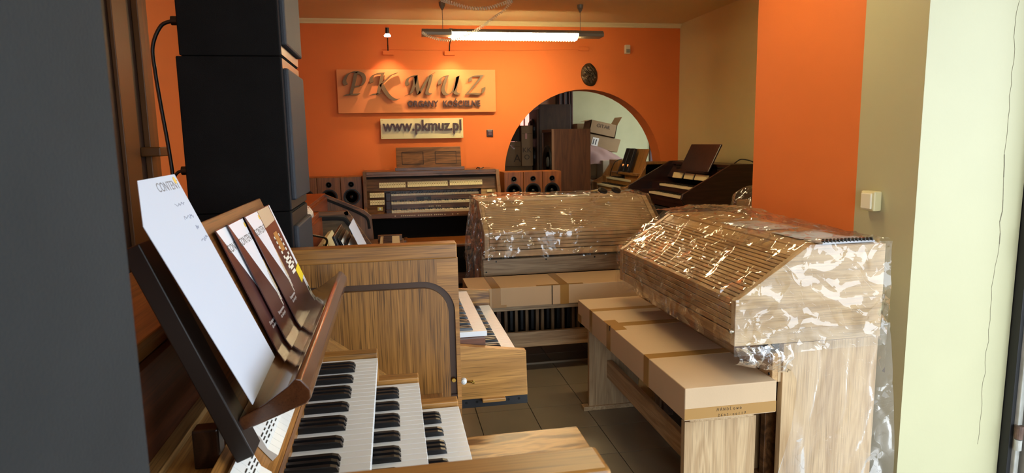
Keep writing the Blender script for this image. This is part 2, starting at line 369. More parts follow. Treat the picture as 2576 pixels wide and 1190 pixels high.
def next_lamp():  # unseen lamp added to brighten the room behind the arch
    t = thing('added_globe_lamp', 'plain round ceiling lamp added to light the storage room', 'lamp', (3.2, 8.2, ZC))
    obj('lamp_base', lathe(nb(), (3.2, 8.2, ZC), (0, 0, -1), [(0, .08), (.03, .08)]), LAMPGREY, t)
    obj('lamp_globe', lathe(nb(), (3.2, 8.2, ZC-.03), (0, 0, -1), [(0, .06), (.03, .11), (.08, .13), (.13, .11), (.16, .05), (.165, .001)]), plain('lit_globe', '#fff2d8', .5, emit='#fff0d0', es=13), t, smooth=True)
next_lamp()

# ================================================================== lamp and wall fittings
def fluorescent(Y, z0, power, label):
    t = thing('fluorescent_luminaire', label, 'lamp', (1.16, Y, z0))
    pr = [(Y-.07, z0+.005), (Y-.075, z0+.03), (Y-.05, z0+.06), (Y, z0+.068), (Y+.05, z0+.06), (Y+.075, z0+.03), (Y+.07, z0+.005)]
    obj('housing_end', prism(nb(), pr, 'x', .315, .58), LAMPGREY, t, .003)
    obj('housing_end', prism(nb(), pr, 'x', 1.755, 2.0), LAMPGREY, t, .003)
    bm = nb(); prism(bm, [(Y-.082, z0+.03), (Y-.085, z0+.038), (Y-.05, z0+.062), (Y+.05, z0+.062), (Y+.085, z0+.038), (Y+.082, z0+.03), (Y+.06, z0+.045), (Y-.06, z0+.045)], 'x', .58, 1.755); obj('housing_top', bm, LAMPGREY, t)
    dp = [(Y-.058, z0+.043), (Y-.052, z0-.012), (Y-.03, z0-.022), (Y+.03, z0-.022), (Y+.052, z0-.012), (Y+.058, z0+.043)]
    obj('diffuser', prism(nb(), dp, 'x', .585, 1.75), plain('lit_diffuser_%d' % power, '#fff0c0', .5, emit=(1, .80, .46, 1), es=power), t)
    bm = B(-.001, .001, Y-.061, Y+.061, z0-.026, z0+.0); bmesh.ops.recalc_face_normals(bm, faces=bm.faces); me = bpy.data.meshes.new('louvre_blade'); bm.to_mesh(me); bm.free(); me.materials.append(plain('louvre_white', '#f4ecd0', .35))
    for i in range(46):
        o = obj('louvre_blade', me, None, t); o.location = (.59+i*1.155/45, 0, 0)
    for x in (.505, 1.79):
        obj('suspension_wire', tube(nb(), [(x, Y, z0+.06), (x, Y, ZC)], .0025, 6), LAMPGREY, t)
        obj('ceiling_cup', lathe(nb(), (x, Y, ZC), (0, 0, -1), [(0, .03), (.03, .028), (.07, .006)], 16), LAMPGREY, t)
fluorescent(6.1, 2.45, 62, 'long grey hanging fluorescent lamp with glowing louvre under the ceiling')
fluorescent(2.9, 2.52, 36, 'second hanging fluorescent lamp added for light above the wrapped organs, over the top edge of the view')  # extra lamp out of view, added to brighten the near half
def coil(pts, r, turns, rw=.004):
    P = spline(pts, 12); L = [0]
    for a, b in zip(P, P[1:]): L.append(L[-1]+(b-a).length)
    n = int(turns*9); out = []
    for i in range(n+1):
        s = L[-1]*i/n; k = next(j for j in range(1, len(L)) if L[j] >= s-1e-9); f = (s-L[k-1])/max(L[k]-L[k-1], 1e-9)
        p = P[k-1].lerp(P[k], f); d = (P[k]-P[k-1]).normalized(); a = d.cross(Vector((0, 1, 0))).normalized(); b = d.cross(a)
        th = 2*math.pi*turns*i/n; out.append(p+a*r*math.cos(th)+b*r*math.sin(th))
    return tube(nb(), out, rw, 5)
CORD = plain('cream_cord', '#efe8d0', .5)
tag(obj('coiled_cord', coil([(.49, 5.98, 2.745), (.58, 5.9, 2.70), (.70, 5.9, 2.668), (.80, 5.9, 2.66), (.90, 5.9, 2.668), (1.01, 5.9, 2.70), (1.12, 5.95, 2.745)], .014, 30, .0045), CORD, smooth=True), 'cream coiled cord sagging below the ceiling above the lamp', 'cord')
tag(obj('lamp_cord', coil([(1.12, 5.97, 2.74), (1.03, 5.96, 2.65), (.93, 5.95, 2.58), (.83, 5.95, 2.51), (.72, 5.94, 2.45), (.60, 5.94, 2.405), (.52, 5.94, 2.395), (.42, 5.94, 2.41), (.34, 5.95, 2.44), (.315, 6.0, 2.47)], .010, 52, .0035), CORD, smooth=True), 'coiled flex running from the ceiling down to the hanging fluorescent lamp', 'cord')
def spot(x, label):
    t = thing('wall_spotlight', label, 'spotlight', (x, YB, 2.43), group='spotlights above the sign')
    obj('wall_box', B(x-.055, x+.055, YB-.035, YB, 2.40, 2.44), ORANGE, t, .003)
    obj('arm', tube(nb(), [(x, YB-.015, 2.43), (x, YB-.05, 2.50), (x, YB-.26, 2.585)], .006), BLACK, t)
    obj('lamp_holder', lathe(nb(), (x, YB-.26, 2.63), (0, .25, -1), [(0, .017), (.055, .02)], 16), BLACK, t)
    obj('bulb', lathe(nb(), (x, YB-.247, 2.575), (0, .25, -1), [(0, .018), (.018, .034), (.03, .03), (.034, .001)], 16), plain('lit_spot_bulb', '#ffd8d8', .4, emit=(1, .55, .45, 1), es=12), t, smooth=True)
    l = bpy.data.lights.new('spot_light', 'SPOT'); l.energy = 26; l.spot_size = R(84); l.spot_blend = 1.0; l.color = (1, .60, .40); l.shadow_soft_size = .015
    o = bpy.data.objects.new('spot_light', l); COL.objects.link(o); o.parent = t
    o.location = Vector((x, YB-.235, 2.52))-t.location; o.rotation_euler = (R(16), 0, 0)
spot(.012, 'left spotlight with pink glowing bulb above the carved letters')
spot(.640, 'right spotlight with pink glowing bulb, half in front of lamp end')
tag(obj('wall_cable', tube(nb(), spline([(-.05, YB-.006, 2.46), (.3, YB-.006, 2.455), (.9, YB-.006, 2.455), (1.5, YB-.006, 2.458), (2.05, YB-.006, 2.475)], 8), .004, 6), ORANGE), 'thin orange-painted cable along the wall between the spotlights', 'cable')
tag(obj('junction_plate', B(2.03, 2.15, YB-.02, YB, 2.455, 2.50), ORANGE, bev=.008), 'small orange-painted junction plate at the end of the wall cable', 'plate')
def motion_sensor():
    t = thing('motion_sensor', 'small cream alarm motion sensor high on orange wall', 'sensor', (2.578, YB, 2.47))
    obj('sensor_body', B(2.548, 2.61, YB-.04, YB, 2.425, 2.52), plain('sensor_cream', '#cfc0a0', .5), t, .008)
    obj('lens', B(2.558, 2.60, YB-.048, YB-.038, 2.435, 2.475), plain('sensor_lens', '#8f8672', .3), t, .004)
motion_sensor()
def relief():
    cx, cz = 2.153, 2.20; bm = nb(); rings = []; n = 40
    out = [1.0, .98, .96, .93, .93, .98, 1.02, 1.0]
    for k in range(13):
        f = 1-k/12; rg = []
        for i in range(n):
            a = 2*math.pi*i/n; rr = 1+.05*noise.noise(Vector((math.cos(a)*2, math.sin(a)*2, 3)))
            x = .092*math.cos(a)*rr*f; z = .122*math.sin(a)*rr*f*(1.0+.06*math.sin(a+.8))
            h = .008+.030*(1-f**3)+ (.018*noise.noise(Vector((x*40, z*30, 1))) + .01*math.sin(z*110+x*160))*(1-f**6)
            rg.append(bm.verts.new((cx+x-.01*z/.12, YB-max(h, .004), cz+z)))
        rings.append(rg)
    base = [bm.verts.new((v.co.x, YB, v.co.z)) for v in rings[0]]
    for p, q in zip([base]+rings, rings):
        for i in range(n): bm.faces.new((p[i], p[(i+1) % n], q[(i+1) % n], q[i]))
    bm.faces.new(rings[-1])
    tag(obj('bronze_relief', bm, BRONZE, smooth=True), 'dark bronze relief plaque of irregular oval outline above the arch', 'plaque')
relief()
def brown_switch():
    t = thing('wall_switch', 'dark brown wall switch beside the web address sign', 'switch', (1.046, YB, 1.594))
    obj('switch_plate', B(1.01, 1.082, YB-.012, YB, 1.555, 1.632), plain('brown_switch', '#33180c', .3), t, .01)
    obj('rocker', B(1.022, 1.070, YB-.02, YB-.01, 1.567, 1.62), plain('brown_rocker', '#4a2514', .25), t, .006)
brown_switch()
def white_switch():
    t = thing('light_switch', 'cream surface-mounted light switch on the wall by the doorway', 'switch', (2.0, 2.44, 1.23))
    obj('switch_box', B(1.962, 2.0, 2.385, 2.465, 1.185, 1.268), plain('switch_cream', '#e3dcae', .35), t, .006)
    obj('rocker', B(1.954, 1.964, 2.395, 2.455, 1.193, 1.26), plain('switch_white', '#ece8cf', .3), t, .004)
white_switch()
def sign():
    t = thing('carved_letter_sign', 'orange sign board with large raised golden calligraphic letters', 'sign', (.3, 6.97, 1.815))
    obj('board', B(-.512, 1.112, 6.955, 6.972, 1.816, 2.252), plain('sign_orange', '#e08a4a', .6), t, .002)
    for x in (-.45, 1.05):
        for z in (1.86, 2.2): obj('standoff', lathe(nb(), (x, 6.972, z), (0, 1, 0), [(0, .008), (.028, .008)], 10), BRASS, t)
    fx = lambda c: -.632+c*.001096; fz = lambda c: 2.707-c*.001068
    LT = {'P': [[(288, 455), (262, 560), (232, 660)], [(178, 668), (235, 662), (300, 660)], [(192, 572), (180, 535), (205, 482), (250, 455), (300, 456), (348, 480), (358, 530), (325, 580), (265, 588)]],
          'K': [[(425, 552), (422, 515), (450, 478), (490, 468), (535, 465)], [(528, 470), (505, 560), (478, 658)], [(415, 664), (455, 660), (498, 656)], [(652, 466), (610, 478), (565, 520), (510, 570)], [(510, 565), (550, 640), (590, 690), (630, 712), (664, 708)]],
          'M': [[(752, 578), (748, 540), (775, 500), (835, 488)], [(832, 490), (812, 580), (780, 650), (738, 670)], [(832, 490), (842, 580), (856, 660)], [(856, 660), (915, 560), (965, 485), (1000, 462)], [(975, 486), (955, 570), (930, 648), (965, 664)]],
          'U': [[(1052, 570), (1055, 530), (1085, 498), (1125, 490)], [(1125, 492), (1098, 560), (1082, 620), (1105, 664), (1150, 658), (1190, 610), (1225, 495)], [(1228, 492), (1212, 570), (1196, 645), (1232, 664)]],
          'Z': [[(1340, 542), (1352, 500), (1400, 490), (1458, 488)], [(1458, 488), (1385, 575), (1308, 660)], [(1308, 662), (1370, 658), (1440, 662), (1468, 630), (1470, 600)]]}
    for k, s in LT.items():
        obj('letter', nib(s, .040, R(24), 6.905, 6.94, fx, fz), GOLD, t)
    line(t, 'ORGANY', .085, .188, 1.876, .315, 6.93, DARKLET); line(t, 'KOŚCIELNE', .085, .553, 1.876, .388, 6.93, DARKLET)
def line(t, s, size, x0, z, width, y, mat, bold=.002, depth=.012):
    full = text_mesh(s, size, depth, bold); xs = [v.co.x for v in full.vertices]; w = max(xs)-min(xs); k = width/w; m0 = min(xs); bpy.data.meshes.remove(full)
    for i, ch in enumerate(s):
        if ch == ' ': continue
        a = text_mesh(s[:i+1], size, depth, bold); b = text_mesh(ch, size, depth, bold)
        off = max(v.co.x for v in a.vertices)-max(v.co.x for v in b.vertices); bpy.data.meshes.remove(a)
        M = Matrix(((k, 0, 0, x0+(off-m0)*k), (0, 0, -1, y), (0, 1, 0, z), (0, 0, 0, 1))); b.transform(M)
        obj('letter', b, mat, t)
sign()
def web_sign():
    t = thing('web_address_sign', 'cream plate with raised brown web address letters', 'sign', (.33, 6.97, 1.55))
    obj('plate', B(-.098, .757, 6.955, 6.97, 1.549, 1.757), CREAMPLATE, t, .002)
    for x in (-.08, .74):
        for z in (1.565, 1.742): obj('screw', lathe(nb(), (x, 6.957, z), (0, -1, 0), [(0, .005), (.004, .004)], 10), BRASS, t)
    line(t, 'www.pkmuz.pl', .155, -.078, 1.632, .815, 6.935, DARKLET, .004, .012)
web_sign()

# ================================================================== keyboards
def key_meshes(prefix, wl, wb, pitch, wmat, bmat, front, wh=.02):
    """meshes for keys: long axis x, key tip at x=0 pointing to +x if front>0"""
    s = front
    bm = nb(); box(bm, -wl*s if s > 0 else 0, 0 if s > 0 else wl, -pitch/2+.0006, pitch/2-.0006, -wh, 0)
    bmesh.ops.recalc_face_normals(bm, faces=bm.faces); bmesh.ops.bevel(bm, geom=[e for e in bm.edges], offset=.0008, segments=1, affect='EDGES')
    w = bpy.data.meshes.new(prefix+'white_key'); bm.to_mesh(w); bm.free(); w.materials.append(wmat)
    bm = nb(); L = wb; pr = [(-L*s, 0), (-L*s, .0115), (-.014*s, .0115), (-.004*s, .0085), (0, .001), (0, 0)]
    def q(p, y, sh): return (p[0], y*sh, p[1])
    A = [bm.verts.new((p[0], -.0062 if p[1] < .005 else -.0048, p[1])) for p in pr]; C = [bm.verts.new((p[0], .0062 if p[1] < .005 else .0048, p[1])) for p in pr]
    bm.faces.new(A); bm.faces.new(C[::-1])
    for i in range(len(pr)): bm.faces.new((A[i], C[i], C[(i+1) % len(pr)], A[(i+1) % len(pr)]))
    bmesh.ops.recalc_face_normals(bm, faces=bm.faces); b = bpy.data.meshes.new(prefix+'black_key'); bm.to_mesh(b); bm.free(); b.materials.append(bmat)
    return w, b
OCT = [0, 1, 0, 1, 0, 0, 1, 0, 1, 0, 1, 0]
def keys_world(parent, y_far, n_oct, x_tip, z, wl, wb, bset, wm, bm_, pitch=.0235, lowfirst=-1):
    """manual running along Y; far end is the top C; treble at the far end"""
    nw = n_oct*7+1
    for i in range(nw):
        o = obj('white_key', wm, None, parent); o.location = (x_tip, y_far-pitch*(i+.5), z)
        k = (nw-1-i) % 7        # note index from C upward
        if k in (1, 2, 4, 5, 6) and i < nw:   # a black key sits just below D E G A B
            b = obj('black_key', bm_, None, parent); b.location = (x_tip-bset, y_far-pitch*(i+1)+{1: -.002, 2: .002, 4: -.003, 5: 0, 6: .003}[k]*-1, z)
def joined_keys(name_w, name_b, parent, along, a0, n_oct, tip, z, wl, wb, face, pitch=.0235, local=False, wmat=None):
    """small far manuals: real keys joined into one white and one black part. along 'x' (front -Y) or 'y' (front -X)"""
    W = nb(); K = nb(); nw = n_oct*7+1
    for i in range(nw):
        p = a0+pitch*i; g = .0008
        if along == 'x': box(W, p+g, p+pitch-g, tip, tip+wl, z-.02, z)
        else: box(W, tip, tip+wl, p+g, p+pitch-g, z-.02, z)
        if i % 7 in (1, 2, 4, 5, 6):
            if along == 'x': box(K, p-.006, p+.006, tip+.05, tip+.05+wb, z, z+.011)
            else: box(K, tip+.05, tip+.05+wb, p-.006, p+.006, z, z+.011)
    obj(name_w, W, wmat or IVORYKEY, parent, kind='stuff', local=local); obj(name_b, K, BLACKKEY, parent, kind='stuff', local=local)

# ================================================================== front organ (left foreground)
def front_organ():
    t = thing('organ_console', 'brown oak three-manual organ console open in the foreground with brochures on rack', 'organ', (-.2, 1.23, 0))
    # far side panel with the roll-top track
    y0, y1, yb = 1.885, 1.902, 1.928
    arc = lambda cx, cz, r: [(cx+r*math.sin(a), cz+r*math.cos(a)) for a in [R(90)*i/10 for i in range(11)]]
    outer = [(-.62, 1.165), (.178, 1.165), (.178, .70), (.166, .70)] + arc(.070, 1.003, .096)[::-1] + [(-.62, 1.099)]
    inner = [(-.62, 1.079)] + arc(.070, 1.003, .076) + [(.146, .70), (-.62, .70)]
    fp = obj('side_panel', B(-.62, .178, y1, yb, .0, 1.165), MID, t)
    fp['label'] = 'far oak side panel with curved roll-top track'
    obj('panel_face', prism(nb(), clip(outer, 1, .116), 'y', y0, y1), MID, fp); obj('stile', prism(nb(), clip(outer, -1, .116), 'y', y0, y1), MIDX, fp)
    obj('panel_face', prism(nb(), clip(inner, 1, .116), 'y', y0, y1), MID, fp); obj('stile', prism(nb(), clip(inner, -1, .116), 'y', y0, y1), MID, fp)
    ch = [(-.62, 1.098)] + arc(.070, 1.003, .0955) + [(.1655, .745), (.1465, .745)] + arc(.070, 1.003, .0765)[::-1] + [(-.62, 1.0795)]
    obj('track_channel', prism(nb(), ch, 'y', y1-.003, y1+.0005), plain('dark_brown_track', '#452b15', .4), fp)  # dark brown ribbon laid in the groove bottom to make it darker
    obj('track_stop', B(.147, .165, y0+.002, y1, .70, .745), DARKW, fp)
    obj('track_screw', lathe(nb(), (.156, y0+.006, .79), (0, -1, 0), [(0, .008), (.004, .006)], 14), BRASS, fp)
    obj('panel_cap', B(-.63, .176, y0-.005, yb+.01, 1.165, 1.21), MIDX, t, .004)
    # near side panel
    obj('side_panel', B(-.62, .172, .530, .560, 0, 1.168), MID, t, .002)
    obj('panel_cap', B(-.63, .180, .516, .5655, 1.168, 1.212), MIDX, t, .005)
    # carcass
    obj('back_panel', B(-.62, -.60, .572, 1.885, 0, 1.18), MIDY, t)
    obj('top_board', B(-.62, -.385, .572, 1.885, 1.18, 1.21), MIDY, t, .003)
    obj('interior_riser', B(-.385, -.37, .572, 1.885, 1.03, 1.18), wood('red_brown_riser', '#5e2f16', '#3a1a0c', 'y', 1, .35, .4), t)
    obj('ledge', B(-.37, -.268, .572, 1.885, 1.005, 1.03), wood('lit_ledge_oak', '#cf9f5e', '#96683a', 'y', 1, .35, .3, fleck=.4), t, .002)  # paler oak stands in for daylight falling on the ledge
    obj('ledge_strip', B(-.37, -.345, .572, 1.885, 1.03, 1.042), wood('pale_strip_wood', '#b08a58', '#8a6436', 'y', 1, .4, .3), t, .001)
    sp = obj('stop_panel', prism(nb(), [(-.268, 1.05), (-.205, .966), (-.200, .94), (-.268, .94)], 'y', .66, 1.80), MIDY, t, .001)
    obj('panel_lip', B(-.205, -.198, .66, 1.80, .94, .968), MIDY, t)
    obj('key_bed', B(-.60, .12, .572, 1.885, .62, .755), MIDY, t, .002)
    obj('key_slip', B(.12, .142, .70, 1.75, .70, .785), MIDY, t, .002)
    jm = [(-.268, 1.03), (-.21, .962), (.075, .735), (.10, .70), (-.268, .70)]
    for a, b in ((1.70, 1.885), (.572, .755)): obj('jamb', prism(nb(), jm, 'y', a, b), MIDX, t, .002)
    # stop tabs
    v = Vector((.063, 0, -.084)).normalized(); n = Vector((.084, 0, .063)).normalized()
    bm = nb(); prof = [(-.030, .0), (-.031, .010), (-.012, .013), (.012, .008), (.031, .013), (.033, .0)]
    A = [bm.verts.new(v*a+n*h+Vector((0, -.0108, 0))) for a, h in prof]; C = [bm.verts.new(v*a+n*h+Vector((0, .0108, 0))) for a, h in prof]
    bm.faces.new(A); bm.faces.new(C[::-1])
    for i in range(6): bm.faces.new((A[i], C[i], C[(i+1) % 6], A[(i+1) % 6]))
    bmesh.ops.recalc_face_normals(bm, faces=bm.faces); me = bpy.data.meshes.new('stop_tab'); bm.to_mesh(me); bm.free(); me.materials.append(TABWHITE)
    c0 = Vector((-.2365, 0, 1.008)); im = None
    for y, k in ((1.085, 14), (.74, 13), (1.46, 13)):
        for i in range(k):
            o = obj('stop_tab', me, None, sp); o.location = c0+Vector((0, y+.0222*i, 0))+n*.001
            bm = nb(); rnd = random.Random(i)
            for q in range(3):
                a = -.012+q*.007; w = rnd.uniform(.004, .008)
                quadbox(bm, v*a+n*(.0135-(.0002 if False else 0)-max(0, (a+.012))*.2)+Vector((0, -w, 0)), v*.0022, Vector((0, 2*w, 0)), n*.0004)
            o2 = obj('tab_print', bm, INK, sp); o2.location = o.location
    # manuals
    specs = [(-.058, .955, .14, .088, .052), (.045, .88, .14, .088, .052), (.147, .805, .14, .088, .052)]
    wm, bm_ = key_meshes('front_', .15, .088, .0235, WHITEKEY, BLACKKEY, 1)
    for xt, z, wl, wb, bs in specs:
        m = obj('manual', B(xt-.16, xt-.012, .80, 1.66, z-.06, z-.021), DARKW, t)
        keys_world(m, 1.655, 5, xt, z, wl, wb, bs, wm, bm_)
        for a, b in ((1.659, 1.70), (.755, .803)): obj('key_block', B(xt-.15, xt, a, b, z-.07, z+.012), MIDX, t, .003)
    # bench of this organ
    b = thing('organ_bench', 'figured oak bench top under the front organ keyboards', 'bench', (.38, 1.25, 0))
    obj('bench_top', B(.17, .556, .55, 1.945, .55, .58), BENCHW, b, .004)
    for y in (.68, 1.78): obj('end_panel', B(.22, .50, y, y+.03, 0, .55), MID, b, .003)
    obj('stretcher', B(.34, .37, .71, 1.78, .2, .3), MIDY, b, .003)
    # ---- music rack
    r = thing('music_rack', 'dark polished wooden music rack with moulded lip on the front organ', 'music rack', (-.24, 1.38, 1.03))
    tau = R(68.5); V = Vector((-math.cos(tau), 0, math.sin(tau))); Nn = Vector((math.sin(tau), 0, math.cos(tau))); A0 = Vector((-.24, 0, 1.106))
    obj('board', quadbox(nb(), A0+Vector((0, .965, 0))-V*.03-Nn*.02, V*.31, (0, .835, 0), Nn*.018), wood('rack_board_brown', '#7a4a20', '#5a3212', 'y', 1, .4, .3), r, .003)
    obj('board_edge', quadbox(nb(), A0+Vector((0, .955, 0))-V*.06-Nn*.026, V*.345, (0, .05, 0), Nn*.027), plain('near_black_edge', '#1c120c', .5), r, .002)  # near-black strip along the near edge of the board
    lip = [(-.243, 1.083), (-.213, 1.092), (-.140, 1.120), (-.133, 1.128), (-.134, 1.142), (-.146, 1.158), (-.154, 1.160), (-.166, 1.148), (-.20, 1.124), (-.236, 1.106)]
    obj('lip', prism(nb(), lip, 'y', .965, 1.80), RED, r, .002)
    for y in (.97, 1.75): obj('foot', B(-.305, -.268, y, y+.03, 1.03, 1.09), DARKW, r, .003)
    # ---- paper and brochures
    def pt(y, s, d): return A0+Vector((0, y, 0))+V*s+Nn*d
    def sheet(name, poly, d, th, mat, curl=0, parent=None):
        bm = nb(); P = [pt(y, s, d+curl*(s**2)) for y, s in poly]; Q = [p+Nn*th for p in P]
        a = [bm.verts.new(p) for p in P]; b = [bm.verts.new(p) for p in Q]; bm.faces.new(a); bm.faces.new(b[::-1]); k = len(P)
        for i in range(k): bm.faces.new((a[i], b[i], b[(i+1) % k], a[(i+1) % k]))
        return obj(name, bm, mat, parent)
    s0 = sheet('letter_sheet', [(.962, .010), (1.165, .016), (1.136, .366), (.976, .364), (.917, .303)], .030, .0008, PAPER)
    tag(s0, 'large blank white sheet with small letterhead leaning at front of music rack', 'paper')
    text_on('letterhead', 'CONTENT', .021, pt(1.082, .342, .0309), (0, 1, 0), V, plain('grey_ink', '#6a6a72', .6), s0, .0001)
    for i, (y, s, w) in enumerate(((1.09, .317, .045), (1.10, .295, .045), (1.115, .275, .012), (1.122, .254, .04))):
        rnd = random.Random(i); pts = [(y-w/2+w*k/14, s+rnd.uniform(-.004, .004)) for k in range(15)]
        obj('handwriting', tube(nb(), [pt(a, b, .0309) for a, b in pts], .0005, 4), plain('blue_grey_ink', '#8a8a9a', .6), s0)
    lg = lathe(nb(), pt(1.122, .356, .0309), Nn, [(0, .006), (.0003, .006)], 14); obj('logo_dot', lg, plain('gold_print', '#d9b24a', .5), s0)
    BURG = plain('burgundy_print', '#4a2a28', .25, var=.15, vscale=20); WHITEP = plain('brochure_white', '#dfe2ea', .3); GOLDP = plain('brochure_gold', '#b0873a', .4)
    for i, (ya, yb2, d) in enumerate(((1.275, 1.48, .006), (1.345, 1.56, .012), (1.47, 1.755, .018))):
        lab = ['leftmost burgundy and white brochure on the music rack, beside the blank sheet', 'middle burgundy and white brochure on the music rack', 'rightmost wide brochure with organ picture and yellow tag on the music rack'][i]
        b = tag(sheet('brochure', [(ya, -.02), (yb2, -.02), (yb2, .256), (ya, .256)], d, .002, BURG), lab, 'brochure', 'brochures on the music rack')
        d2 = d+.0021
        sheet('white_triangle', [(ya+.002, .254), (ya+.125, .254), (ya+.118, .06)], d2, .0002, WHITEP, parent=b)
        text_on('title', 'CONTENT', .0235, pt(ya+.072, .205, d2+.0003), (0, 1, 0), V, plain('title_grey', '#55504e', .6), b, .0001)
        text_on('caption', 'Skomponowana\ndla wiernych', .010, pt(ya+.07, .045, d2+.0002), (0, 1, 0), V, plain('caption_white', '#c8c0bc', .6), b, .0001)
        lg = lathe(nb(), pt(ya+.118, .240, d2+.0003), Nn, [(0, .006), (.0003, .006)], 14); obj('logo_dot', lg, plain('gold_print', '#d9b24a', .5), b)
        if i < 2 or True:
            for q in range(4):
                y = ya+.105+q*.006; obj('pipe_print', quadbox(nb(), pt(y, .05+.012*q, d2), V*.07, (0, .004, 0), Nn*.0002), [PAPERW, GOLDP][q % 2], b)
        if i == 2:
            sheet('picture_top', [(ya+.13, .254), (yb2-.02, .254), (yb2-.02, .215), (ya+.13, .21)], d2, .0002, plain('photo_beige', '#b9a58a', .4), parent=b)
            sheet('white_margin', [(yb2-.03, -.02), (yb2-.001, -.02), (yb2-.001, .254), (yb2-.012, .254)], d2, .0002, WHITEP, parent=b)
            for rr in range(7):
                for side in (0, 1):
                    s = .175-rr*.013; y = ya+.165+side*.06
                    obj('stop_print', quadbox(nb(), pt(y, s, d2+.0003), V*.007, (0, .008+rr*.002, 0), Nn*.0002), PAPERW, b)
            for q in range(4): obj('key_print', quadbox(nb(), pt(ya+.178, .115-q*.012, d2+.0003), V*.008, (0, .044, 0), Nn*.0002), PAPERW, b)
            sheet('gold_panel', [(ya+.178, .19), (ya+.22, .19), (ya+.22, .14), (ya+.178, .14)], d2, .0003, plain('photo_gold', '#a8743a', .4), parent=b)
            tg = sheet('yellow_tag', [(yb2-.062, .082), (yb2-.004, .09), (yb2-.004, .055), (yb2-.062, .045)], d2+.0004, .0004, plain('yellow_label', '#e0c21e', .5), parent=b)
            lg = lathe(nb(), pt(yb2-.016, .018, d2+.0004), Nn, [(0, .008), (.0003, .008)], 16); obj('seal_print', lg, plain('green_black_print', '#3a4a2a', .5), b)
    # plug lying on the ledge behind the rack
    p = thing('power_plug', 'black plug and cable behind the music rack', 'plug', (-.36, 1.33, 1.03))
    obj('plug_body', lathe(nb(), (-.365, 1.36, 1.075), (.25, .12, -1), [(0, .008), (.012, .015), (.05, .016), (.065, .011)], 14), BLACK, p)
    obj('plug_cable', tube(nb(), spline([(-.362, 1.36, 1.08), (-.366, 1.335, 1.115), (-.366, 1.31, 1.09), (-.36, 1.32, 1.05), (-.345, 1.37, 1.045), (-.30, 1.42, 1.04)], 10), .004), plain('red_black_cable', '#2a0e0c', .4), p, smooth=True)
front_organ()

